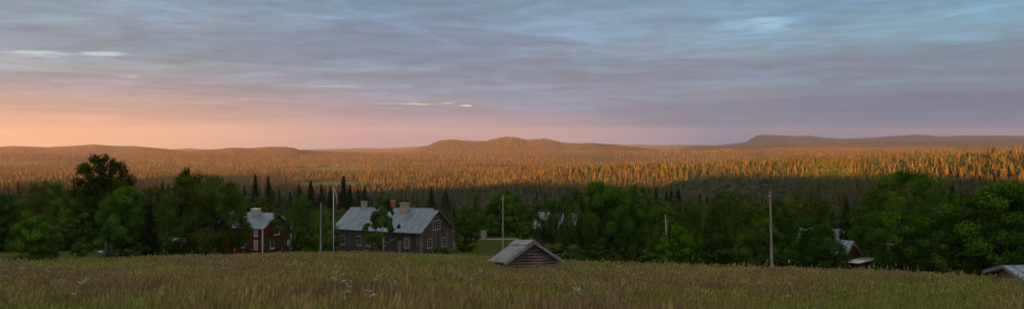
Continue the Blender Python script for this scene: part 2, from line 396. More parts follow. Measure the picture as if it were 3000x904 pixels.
cam.sensor_width = 36; cam.lens = 36*F/3000; cam.shift_y = (HY-452)/3000*-1*-1
co.rotation_euler = (R(90), 0, 0); co.location = (0, 0, 0)
cam.clip_start = .1; cam.clip_end = 60000
cam.dof.use_dof = True; cam.dof.focus_distance = 110; cam.dof.aperture_fstop = 1.6
vs = SC.view_settings; SC.display_settings.display_device = 'sRGB'
vs.view_transform = 'Standard'; vs.look = 'None'; vs.gamma = 1; vs.exposure = EXPO
SC.cycles.use_denoising = True; SC.cycles.max_bounces = 5; SC.cycles.diffuse_bounces = 2; SC.cycles.transmission_bounces = 4
SC.cycles.volume_bounces = 0; SC.cycles.sample_clamp_indirect = 4; SC.cycles.caustics_reflective = False; SC.cycles.caustics_refractive = False

# ---------------------------------------------------------------- ground sheet
def clearing(X, Y):
    """1 where the valley is open bog or hayfield"""
    px = CX+F*X/np.maximum(Y, 12.0)
    n = fbm(X/160, Y/260, 41, 3)-.5
    a = sstep(0, 1, 1.25-np.hypot((px-975)/150, (Y-2230)/260)+n*.8)
    b = sstep(0, 1, 1.2-np.hypot((px-990)/150, (Y-3750)/420)+n*.8)
    c = .7*sstep(.68, .75, fbm(X/520+7, Y/900, 77, 3))*sstep(3600, 4200, Y)
    d = sstep(0, 1, 1.0-np.hypot((px-1650)/120, (Y-4300)/350)+n*.8)
    return np.clip(np.maximum.reduce([a, b, c, d]), 0, 1)
def meadow_mask(X, Y):
    px = np.clip(CX+F*X/np.maximum(Y, 12.0), -900, 3900)
    e_y = np.interp(px, EPX, EYE)
    return 1-sstep(e_y+1, e_y+5, Y)
def build_ground():
    af = np.linspace(-38, 38, 760); ab = np.concatenate([np.linspace(-180, -38.5, 150), af, np.linspace(38.5, 180, 150)])[:-1]
    ab = R(1)*ab
    rr = np.concatenate([[.8], np.geomspace(1.5, 18000, 320)])
    Aa, Rr_ = np.meshgrid(ab, rr)
    X = np.sin(Aa)*Rr_; Y = np.cos(Aa)*Rr_
    Z = H(X, Y)
    n = len(ab); m = len(rr)
    V = np.stack([X, Y, Z], -1).reshape(-1, 3)
    V = np.vstack([V, [[0, 0, -1.2]]])
    i, j = np.meshgrid(np.arange(m-1), np.arange(n), indexing='ij')
    q = np.stack([i*n+j, i*n+(j+1) % n, (i+1)*n+(j+1) % n, (i+1)*n+j], -1).reshape(-1, 4)[:, ::-1]
    xs, ys = V[:, 0], V[:, 1]
    mm = meadow_mask(xs, ys)[:, None]; cl = clearing(xs, ys)[:, None]
    p1 = fbm(xs/6, ys/6, 5, 3)[:, None]
    mead = np.array([.075, .070, .030])*(1-p1)+np.array([.10, .070, .042])*p1
    p2 = fbm(xs/9, ys/5, 8, 3)[:, None]
    lawn = np.array([.030, .055, .010])*(1-p2)+np.array([.075, .088, .022])*p2
    forest = np.array([.045, .055, .022])+0*xs[:, None]
    fw = sstep(175, 230, ys)[:, None]
    c = lawn*(1-fw)+forest*fw
    bog = np.array([.13, .16, .06])
    c = c*(1-cl)+bog*cl
    c = c*(1-mm)+mead*mm
    # closing fan round the camera's foot
    me = mesh_np('ground', V, q, c, M['ground'], smooth=True)
    o = link('ground', me, kind='structure')
    # centre disc joined into the same sheet
    import bmesh
    bm = bmesh.new(); bm.from_mesh(me)
    bm.verts.ensure_lookup_table()
    c0 = bm.verts[n*m]
    for k in range(n):
        bm.faces.new((bm.verts[(k+1) % n], bm.verts[k], c0))
    bm.to_mesh(me); bm.free()
build_ground()
def mkroad():
    # gravel lane behind the houses
    b = MB(); pts = []
    xs_ = np.linspace(-34, 30, 65)
    for x in xs_:
        yc = 151+1.6*math.sin(x*.12)+(.25*max(0, x-1))**1.6*.4
        pts.append((x, yc))
    vs_ = []
    for (x, y) in pts:
        for w in (-1.5, -.7, .7, 1.5):
            vs_.append((x, y+w, gz(x, y+w)+.05+(.05 if abs(w) < 1 else 0)))
    fs = [(i*4+j, (i+1)*4+j, (i+1)*4+j+1, i*4+j+1) for i in range(len(pts)-1) for j in range(3)]
    b.add(vs_, fs); b.build('gravel_road', M['gravel'], kind='structure')
mkroad()

# ---------------------------------------------------------------- haze
def haze():
    b = MB().box(-18400, 18400, -18400, 18400, -175, 320)
    nt = NT('haze_air')
    v = nt.n('ShaderNodeVolumePrincipled', {'Color': (.96, .92, 1.0, 1), 'Density': 3.1e-5})
    v.inputs['Anisotropy'].default_value = 0.4
    nt.t.links.new(v.outputs[0], nt.out.inputs['Volume'])
    b.build('haze', nt.m, kind='stuff', label='thin evening haze filling the wide valley')
haze()

# ---------------------------------------------------------------- plants: shapes
def spruce_proto(tiers, n, seed, narrow=1.0, droop=.05):
    """unit-height spruce: ragged tiers of branches round a stem; returns V, tri faces, tone"""
    r = np.random.default_rng(seed); V = []; Fc = []; T = []
    for k in range(tiers):
        f = k/tiers
        zt = .04+.96*f; rad = (.155*(1-f)**.85+.006)*narrow*r.uniform(.85, 1.15)
        top = min(1.0, zt+1.75/tiers*(1-.3*f)) if k < tiers-1 else 1.0
        b = len(V); V.append((0, 0, top)); T.append(1.1)
        a0 = r.uniform(0, 6.28)
        for j in range(n):
            a = a0+2*math.pi*j/n+r.uniform(-.15, .15)
            q = rad*(r.uniform(.85, 1.25) if j % 2 == 0 else r.uniform(.35, .6))
            V.append((q*math.cos(a), q*math.sin(a), zt-(droop*(1-f) if j % 2 == 0 else -.012)))
            T.append(r.uniform(.8, 1.25) if j % 2 == 0 else .7)
        for j in range(n): Fc.append((b, b+1+j, b+1+(j+1) % n))
    return np.array(V), np.array(Fc), np.array(T)
def pine_like_proto(seed):
    r = np.random.default_rng(seed); V = []; Fc = []; T = []
    for k in range(26):
        f = r.uniform(.25, 1); rad = .15*math.sqrt(max(.02, 1-((f-.6)/.42)**2))
        a = r.uniform(0, 6.28); q = rad*r.uniform(.3, 1); c = np.array([q*math.cos(a), q*math.sin(a), f])
        for _ in range(2):
            d = r.normal(size=(3, 3))*[.05, .05, .03]; b = len(V)
            for i in range(3): V.append(tuple(c+d[i])); T.append(r.uniform(.7, 1.2))
            Fc.append((b, b+1, b+2))
    b = len(V); V += [(.012, 0, 0), (-.012, 0, 0), (0, 0, .9)]; T += [.5]*3; Fc.append((b, b+1, b+2))
    b = len(V); V += [(0, .012, 0), (0, -.012, 0), (0, 0, .9)]; T += [.5]*3; Fc.append((b, b+1, b+2))
    return np.array(V), np.array(Fc), np.array(T)
def blob_proto(seed, nl=90, size=.085, flat=1.0):
    """unit-height broadleaf seen from afar: leaf clumps through the crown, no smooth hull"""
    r = np.random.default_rng(seed); V = []; Fc = []; T = []
    K = 14
    cs = []
    for k in range(K):
        d = r.normal(size=3); d /= np.linalg.norm(d); d[2] = abs(d[2])*1.0-.25
        cs.append((np.array([0, 0, .55])+d*np.array([.34, .34, .36])*r.uniform(.5, 1), r.uniform(.8, 1.2)))
    for i in range(nl):
        c, tt = cs[r.integers(K)]
        d = r.normal(size=3); d /= np.linalg.norm(d); p = c+d*r.uniform(.3, 1)*np.array([.16, .16, .12])
        n = d+np.array([0, 0, .5])+r.normal(size=3)*.5; n /= np.linalg.norm(n)
        t = np.cross(n, r.normal(size=3)); t /= np.linalg.norm(t); b_ = np.cross(n, t); s = size*r.uniform(.7, 1.3)
        b = len(V); V += [p+t*s, p-t*s*.6+b_*s*.8, p-t*s*.6-b_*s*.8]; T += [tt*r.uniform(.8, 1.2)]*3; Fc.append((b, b+1, b+2))
    b = len(V); V += [(.015, 0, 0), (-.015, 0, 0), (0, 0, .6)]; T += [.3]*3; Fc.append((b, b+1, b+2))
    return np.array(V), np.array(Fc), np.array(T)
def scatter(protos, X, Y, Z, Hh, Wf, colr, pick=None):
    """merge many plants into arrays. colr (n,3)"""
    Vs, Fs, Cs = [], [], []; base = 0
    n = len(X); pk = rng.integers(0, len(protos), n) if pick is None else pick
    for k, (pv, pf, pt) in enumerate(protos):
        idx = np.where(pk == k)[0]
        if not len(idx): continue
        a = rng.uniform(0, 6.28, len(idx)); ca = np.cos(a)[:, None]; sa = np.sin(a)[:, None]
        h = Hh[idx][:, None]; w = h*Wf[idx][:, None]
        x = (pv[None, :, 0]*ca-pv[None, :, 1]*sa)*w+X[idx][:, None]
        y = (pv[None, :, 0]*sa+pv[None, :, 1]*ca)*w+Y[idx][:, None]
        z = pv[None, :, 2]*h+Z[idx][:, None]
        Vs.append(np.stack([x, y, z], -1).reshape(-1, 3))
        Cs.append((colr[idx][:, None, :]*pt[None, :, None]).reshape(-1, 3))
        Fs.append((pf[None]+(np.arange(len(idx))*len(pv))[:, None, None]).reshape(-1, 3)+base)
        base += len(idx)*len(pv)
    return np.vstack(Vs), np.vstack(Fs), np.vstack(Cs)
def spruce_col(n, r=rng):
    b = np.array([.062, .056, .0145]); v = r.uniform(.6, 1.35, (n, 1)); w = r.uniform(-1, 1, (n, 1))
    return np.clip(b*v*(1+w*np.array([.22, .02, -.15])), .004, 1)
def birch_col(n, r=rng):
    b = np.array([.040, .074, .020]); v = r.uniform(.7, 1.3, (n, 1)); w = r.uniform(-1, 1, (n, 1))
    return np.clip(b*v*(1+w*np.array([.25, .02, .05])), .004, 1)

# ---------------------------------------------------------------- forest
def sample(n, y0, y1, pa=-260, pb=3260, power=1.0):
    """points spread over the fan of ground between two distances"""
    t = rng.uniform(0, 1, n)
    Y = (y0**(1+power)+(y1**(1+power)-y0**(1+power))*t)**(1/(1+power))
    px = rng.uniform(pa, pb, n)
    return (px-CX)/F*Y, Y, px
def forest():
    VS, FS, CS = [], [], []; base = 0
    def put(P, X, Y, h, w, c, sink=.3):
        nonlocal base
        Z = H(X, Y)-sink
        V, Fc, C = scatter(P, X, Y, Z, h, w, c)
        VS.append(V); FS.append(Fc+base); CS.append(C); base += len(V)
    near = [spruce_proto(9, 10, s, droop=.03) for s in (1, 2, 3)]
    mid_ = [spruce_proto(5, 7, s) for s in (4, 5, 6)]
    far = [spruce_proto(3, 5, s, 1.15) for s in (7, 8)]
    tiny = [spruce_proto(2, 4, s, 1.5) for s in (9, 10)]
    # near wood, 300-1100 m (the very nearest spruces are single objects, see below)
    X, Y, px = sample(13000, 290, 1100)
    k = (clearing(X, Y) < .35) & ((Y > 380) | (rng.uniform(size=len(X)) < .35)); X, Y = X[k], Y[k]; n = len(X)
    dens = fbm(X/120, Y/160, 21, 3)
    con = rng.uniform(size=n) < np.where(dens > .47, .80, .45)
    hh = rng.uniform(7, 15, n)*(.8+.4*vnoise(X/90, Y/120, 6))
    rank = np.argsort(-(hh/Y)*con)
    big = rank[:215]                                           # the largest-looking ones become objects of their own
    sel = np.zeros(n, bool); sel[big] = True
    singles = [(X[i], Y[i], hh[i]) for i in big]
    a = con & ~sel & (Y < 620); put(near, X[a], Y[a], hh[a], rng.uniform(.9, 1.25, a.sum()), spruce_col(a.sum()))
    a = con & ~sel & (Y >= 620); put(mid_, X[a], Y[a], hh[a], rng.uniform(.9, 1.3, a.sum()), spruce_col(a.sum()))
    bl = ~con
    bX, bY, bh = X[bl], Y[bl], hh[bl]*.62
    # 1.1-3.2 km
    X, Y, px = sample(60000, 1100, 3200)
    k = (clearing(X, Y) < .4) & (fbm(X/200+3, Y/300, 61, 2) > .16); X, Y = X[k], Y[k]; n = len(X)
    con = rng.uniform(size=n) < np.where(fbm(X/220, Y/320, 22, 3) > .45, .88, .55)*np.interp(CX+F*X/Y, [1500, 2200], [1, .62])
    hh = (5.5+13.5*rng.uniform(size=n)**np.interp(CX+F*X/Y, [1500, 2100], [1.8, 3.2]))*(.75+.5*vnoise(X/150, Y/220, 9)); px = CX+F*X/Y
    a = con & (Y < 1700); put(mid_, X[a], Y[a], hh[a], rng.uniform(.8, 1.25, a.sum()), spruce_col(a.sum()))
    a = con & (Y >= 1700); put(far, X[a], Y[a], hh[a], rng.uniform(.85, 1.3, a.sum()), spruce_col(a.sum()))
    a = ~con
    bX = np.concatenate([bX, X[a]]); bY = np.concatenate([bY, Y[a]]); bh = np.concatenate([bh, hh[a]*.62])
    # 3.2 km and beyond, thinning out
    X, Y, px = sample(72000, 3200, 7200)
    k = (clearing(X, Y) < .45) & (fbm(X/500+3, Y/700, 62, 3) > .30); X, Y = X[k], Y[k]; n = len(X)
    put(far, X, Y, rng.uniform(8, 16, n)*(.7+.6*vnoise(X/350, Y/500, 12)), rng.uniform(1.0, 1.6, n), spruce_col(n)*(.60+.8*fbm(X/500, Y/420, 13, 3))[:, None])
    X, Y, px = sample(120000, 5600, 16500, power=.30)
    k = clearing(X, Y) < .6; X, Y = X[k], Y[k]; n = len(X)
    put(tiny, X, Y, rng.uniform(9, 14, n), rng.uniform(1.5, 2.4, n)*np.interp(Y, [5000, 15000], [1, 2.2]), spruce_col(n)*(.72+.56*fbm(X/700, Y/700, 14, 3))[:, None])
    me = mesh_np('spruce_forest', np.vstack(VS), np.vstack(FS), np.vstack(CS), M['needle'])
    link('spruce_forest', me, kind='stuff', label='spruce forest covering the valley floor and the far hills')
    # scattered broadleaf wood
    blob = [blob_proto(s, 70, .10) for s in (31, 32, 33)]; blobf = [blob_proto(s, 26, .16) for s in (34, 35)]
    a = bY < 900; b = ~a
    V1, F1, C1 = scatter(blob, bX[a], bY[a], H(bX[a], bY[a])-.2, bh[a], rng.uniform(.9, 1.3, a.sum()), birch_col(a.sum()))
    V2, F2, C2 = scatter(blobf, bX[b], bY[b], H(bX[b], bY[b])-.2, bh[b], rng.uniform(.9, 1.3, b.sum()), birch_col(b.sum())*.9)
    me = mesh_np('birch_wood', np.vstack([V1, V2]), np.vstack([F1, F2+len(V1)]), np.vstack([C1, C2]), M['leaf_s'])
    link('birch_wood', me, kind='stuff', label='green birches and sallows mixed through the valley forest')
    return singles
M['leaf_s'] = mat_leaf('leaf_foliage_massed', .2, False)
SINGLES = forest()

# ---------------------------------------------------------------- single spruces (thing > trunk, crown)
def spruce_full(seed, tiers=17, n=14, narrow=1.0):
    V, Fc, T = spruce_proto(tiers, n, seed, narrow, droop=.045)
    r = np.random.default_rng(seed)
    ex, ef, et = [], [], []
    for i in range(520):                                    # loose sprays break up the tiers
        f = r.uniform(.04, .97)**1.1; rad = (.165*(1-f)**.9+.008)*narrow*r.uniform(.6, 1.12); a = r.uniform(0, 6.28)
        p = np.array([rad*math.cos(a), rad*math.sin(a), f-.02*(1-f)]); d = np.array([math.cos(a), math.sin(a), -.35])
        s = .03*(1-.6*f); t = np.array([-math.sin(a), math.cos(a), 0])
        b = len(ex); ex += [p+d*s*1.4, p-d*s+t*s*.5, p-d*s-t*s*.5]; et += [r.uniform(.7, 1.4)]*3; ef.append((b, b+1, b+2))
    V2 = np.vstack([V, ex]); F2 = np.vstack([Fc, np.array(ef)+len(V)]); T2 = np.concatenate([T, et])
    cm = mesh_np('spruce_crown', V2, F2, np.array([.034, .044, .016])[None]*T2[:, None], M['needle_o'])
    b = MB().tube([(0, 0, 0), (0, 0, .5), (0, 0, .97)], [.014, .008, .002], 6)
    return b.mesh('spruce_trunk', M['bark']), cm
SPR = [spruce_full(s, 17, 14, nr) for s, nr in ((101, 1.0), (102, .85), (103, 1.15), (104, .95))]
def put_tree(name, pair, x, y, z, h, w, label, cat, group, tint=(1, 1, 1, 1), rz=None):
    t = thing(name, (x, y, z), label, cat, group, random.uniform(0, 6.28) if rz is None else rz)
    t.scale = (w, w, h)
    a = link('trunk', pair[0], t); c = link('crown', pair[1], t); c.color = tint
    return t
for (x, y, h) in SINGLES:
    v = random.uniform(.8, 1.25)
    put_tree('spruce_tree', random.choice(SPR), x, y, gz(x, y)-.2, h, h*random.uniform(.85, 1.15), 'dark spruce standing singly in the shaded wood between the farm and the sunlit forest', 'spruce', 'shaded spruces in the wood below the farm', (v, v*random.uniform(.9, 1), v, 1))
HSPR = [  # px, top, Y, height, width factor, label
 (748, 507, 330, 20, 1.15, 'tallest dark spruce, right of the big round willow and behind the red house'),
 (786, 513, 330, 19, 1.1, 'dark spruce just right of the tallest spruce behind the red house'),
 (850, 560, 300, 12, 1.2, 'short dark spruce behind the trees right of the red house'),
 (876, 536, 310, 15, 1.25, 'pointed dark spruce, first of three left of the flagpole'),
 (911, 526, 300, 16, 1.5, 'broad dark spruce left of the flagpole, widest of its neighbours'),
 (942, 536, 330, 15, 1.1, 'narrow dark spruce between the broad one and the flagpole'),
 (968, 545, 330, 14, 1.1, 'dark spruce directly behind the top of the flagpole'),
 (1006, 512, 340, 20, 1.25, 'tall spruce right of the flagpole, standing before the green bog'),
 (1026, 537, 340, 16, 1.3, 'spruce close on the right of the tall one by the bog'),
 (1050, 545, 360, 15, 1.1, 'spruce above the left chimney of the grey house'),
 (1068, 540, 380, 15, 1.2, 'spruce a little right of the left chimney of the grey house'),
 (1264, 545, 430, 18, 1.2, 'spruce above the near gable of the grey house'),
 (1310, 560, 400, 15, 1.2, 'dark spruce behind and right of the grey house gable'),
 (1922, 548, 270, 14, 1.1, 'narrow spruce directly right of the large double-crowned tree'),
 (1953, 555, 260, 13, 1.1, 'dark spruce above the street lamp'),
 (1967, 552, 260, 13, 1.2, 'dark spruce right above the street lamp, one of a tight pair'),
 (1988, 550, 262, 14, 1.6, 'widest dark spruce to the right of the street lamp'),
 (2050, 565, 280, 13, 1.4, 'dark spruce between the street lamp and the tall grey pole, under the cable'),
 (2072, 572, 285, 12, 1.2, 'small spruce under the middle of the left cable'),
 (2105, 560, 290, 13, 1.3, 'dark spruce left of the tall grey pole'),
 (2480, 575, 240, 13, 1.5, 'dark spruce left of the largest round tree on the right'),
 (2410, 598, 200, 11, 1.9, 'brownish broad spruce above the tree by the red shed'),
 (2440, 610, 190, 10, 1.4, 'small spruce between the red shed and the largest tree'),
 (2500, 610, 180, 11, 1.5, 'spruce touching the left edge of the largest round tree'),
 (2790, 540, 200, 15, 1.6, 'dark spruce in the gap between the two big round trees on the right'),
 (2985, 545, 190, 13, 1.5, 'dark spruce behind the right edge of the rightmost round tree'),
 (50, 528, 330, 17, 1.2, 'pointed spruce at the far left edge against the lit forest'),
 (22, 545, 320, 15, 1.2, 'leftmost spruce, at the edge of the wood'),
 (110, 540, 340, 15, 1.2, 'spruce above the left round trees, second group from the left'),
 (214, 530, 340, 16, 1.2, 'dark spruce left of the tall dark open tree'),
 (440, 590, 112, 6.5, 1.5, 'young narrow spruce between the bright maple and the big round willow'),
]
def line_top(px, top, Y): return (HY-top)/F*Y
for (px, top, Y, h, wf, lab) in HSPR:
    x = (px-CX)/F*Y; g = gz(x, Y); zt = line_top(px, top, Y)
    hh = zt-g+.2
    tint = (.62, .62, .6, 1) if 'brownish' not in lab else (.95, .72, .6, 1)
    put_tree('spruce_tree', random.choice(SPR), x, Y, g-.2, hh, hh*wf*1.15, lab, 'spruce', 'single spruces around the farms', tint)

# ---------------------------------------------------------------- broadleaf trees
def crown_mesh(name, seed, kind='round', NL=16000, leaf=.0105, tone=(1, 1, 1)):
    """unit tree (height 1, width 1): clumps of leaves through an uneven crown volume"""
    r = np.random.default_rng(seed)
    P = {'young': (.10, 1.0, .8), 'round': (.015, 1.0, .95), 'willow': (.02, 1.0, .98), 'birch': (.12, 1.0, .72), 'maple': (.02, 1.0, .95), 'open': (.10, 1.0, .9), 'bush': (0, 1, 1)}
    zb, ztop, _ = P[kind]
    # lumpy radius
    LB = r.normal(size=(9, 3)); LB /= np.linalg.norm(LB, axis=1)[:, None]; LA = r.uniform(.03, .12, 9) if kind in ('willow', 'round') else r.uniform(.05, .22, 9)
    K = {'young': 80, 'round': 220, 'willow': 280, 'birch': 95, 'maple': 130, 'open': 170, 'bush': 100}[kind]
    cen, crad, ctone = [], [], []
    while len(cen) < K:
        d = r.normal(size=3); d /= np.linalg.norm(d)
        lump = .84+np.sum(LA*np.maximum(0, LB @ d)**4)*.9
        q = (r.uniform(.90, 1.0) if r.uniform() < .66 else r.uniform(.3, .9))*lump
        z = (d[2]*q*.5+.5)
        if kind == 'birch':
            prof = math.sin(math.pi*min(1, max(0, z))**.8)**.55*(1-.35*z)*r.uniform(.75, 1.15); hx = .5*prof
            p = np.array([d[0]*hx*q*1.1, d[1]*hx*q*1.1, zb+(1-zb)*z])
        elif kind == 'young':
            z = abs(z) % 1; hx = .5*min(1.0, .12+1.45*(1-z), .35+2.6*z)*r.uniform(.35, 1.12); a_ = r.uniform(0, 6.283); p = np.array([math.cos(a_)*hx, math.sin(a_)*hx, zb+(1-zb)*z])
        elif kind == 'open':
            z = z**.8; p = np.array([d[0]*q*.46, d[1]*q*.46, zb+(1-zb)*z])
        elif kind != 'zz':
            if d[2] < 0: d = d*np.array([1.12, 1.12, .92])
            p = np.array([d[0]*q*.47, d[1]*q*.47, zb+(1-zb)*(.46+.5*d[2]*q*.98)])
        else:
            p = np.array([d[0]*q*.46, d[1]*q*.46, zb+(1-zb)*(.5+d[2]*q*.47)])
        if p[2] < zb or p[2] > 1.02: continue
        cen.append(p); crad.append({'young': .062, 'round': .066, 'willow': .058, 'birch': .075, 'maple': .082, 'open': .075, 'bush': .092}[kind]*r.uniform(.6, 1.35)); ctone.append(r.uniform(.5, 1.65))
    cen = np.array(cen); crad = np.array(crad); ctone = np.array(ctone)
    cen[:, 2] = (cen[:, 2]-cen[:, 2].min())/(cen[:, 2].max()-cen[:, 2].min())*(1-zb-.05)+zb+.02
    ci = r.choice(K, NL, p=crad**2/np.sum(crad**2))
    d = r.normal(size=(NL, 3)); d /= np.linalg.norm(d, axis=1)[:, None]
    q = r.uniform(.15, 1.15, NL)**.6
    sq = {'birch': np.array([.9, .9, 1.25]), 'willow': np.array([1.05, 1.05, .9])}.get(kind, np.array([1.1, 1.1, .72]))
    p = cen[ci]+d*(q*crad[ci])[:, None]*sq
    p[:, 2] -= (kind == 'birch')*np.abs(r.normal(size=NL))*.02
    out = p-np.array([0, 0, .45]); out /= np.linalg.norm(out, axis=1)[:, None]
    nn = d*.8+out*.5+np.array([0, 0, .55])+r.normal(size=(NL, 3))*.55; nn /= np.linalg.norm(nn, axis=1)[:, None]
    t = np.cross(nn, r.normal(size=(NL, 3))); t /= np.linalg.norm(t, axis=1)[:, None]; b = np.cross(nn, t)
    s = (leaf*r.uniform(.7, 1.35, NL))[:, None]
    V = np.stack([p+t*s*1.25, p+b*s*.75, p-t*s*1.25, p-b*s*.75], 1).reshape(-1, 3)
    V[:, 2] = np.maximum(V[:, 2], .004)
    Fc = np.arange(NL*4).reshape(NL, 4)
    base = np.array([.076, .110, .018])*np.array(tone)
    tn = ctone[ci]*r.uniform(.75, 1.25, NL); hue = r.uniform(-1, 1, NL)
    C = base[None]*tn[:, None]*(1+hue[:, None]*np.array([.18, .02, -.1])[None])
    return mesh_np(name, V, Fc, np.repeat(C, 4, axis=0), M['leaf']), cen
def trunk_mesh(name, cen, seed, mat, stems=1, r0=.022, topz=.8):
    r = random.Random(seed); b = MB()
    for s in range(stems):
        a = 6.28*s/stems+r.random(); sp = .0 if stems == 1 else .045
        x0, y0 = sp*math.cos(a), sp*math.sin(a); lean = .02 if stems == 1 else .16
        pts = [(x0, y0, -.03)]; rs = [r0]
        for k in range(1, 7):
            f = k/6
            pts.append((x0+math.cos(a)*lean*f+r.uniform(-.012, .012), y0+math.sin(a)*lean*f+r.uniform(-.012, .012), topz*f)); rs.append(r0*(1-f*.85))
        b.tube(pts, rs, 7)
        n = len(cen)
        for k in range(16 if stems == 1 else 7):
            c = cen[r.randrange(n)]; f = max(.12, min(.85, c[2]/topz*r.uniform(.45, .8)))
            i = int(f*6); p = Vector(pts[min(i, 5)]).lerp(Vector(pts[min(i+1, 6)]), f*6-i)
            q = Vector(c); m = p.lerp(q, .5)+Vector((0, 0, r.uniform(-.02, .04)))
            rr = r0*(1-f*.8)*.5
            b.tube([p, m, q], [rr, rr*.6, rr*.15], 5)
    return b.mesh(name, mat, smooth=True)
def broad(seed, kind, NL, leaf, stems=1, mat=None, r0=.022, tone=(1, 1, 1)):
    c, cen = crown_mesh(kind+'_crown', seed, kind, NL, leaf, tone)
    return trunk_mesh(kind+'_trunk', cen, seed, mat or M['bark'], stems, r0, {'birch': .93}.get(kind, .78)), c
BIG = {
 'young': broad(26, 'young', 17000, .0125, 1, M['birchbark'], .014), 'thin': broad(27, 'young', 4600, .0130, 1, M['bark'], .012),
 'round': broad(11, 'round', 26000, .0088), 'round2': broad(12, 'round', 26000, .0088, 2),
 'willow': broad(13, 'willow', 34000, .0075, 4), 'maple': broad(14, 'maple', 24000, .0125),
 'maple2': broad(24, 'maple', 24000, .0125), 'open': broad(15, 'open', 22000, .0105),
 'birch': broad(16, 'birch', 13000, .0110, 1, M['birchbark'], .012), 'birch2': broad(17, 'birch', 14000, .0110, 1, M['birchbark'], .012),
 'bush': broad(18, 'bush', 17000, .0150, 5, None, .012), 'bush2': broad(19, 'bush', 17000, .0150, 3, None, .014),
}
MID = [broad(40+i, k, 3600, .019, 1) for i, k in enumerate(['round', 'maple', 'round', 'willow', 'birch', 'maple'])]
G = (1, 1, 1, 1)
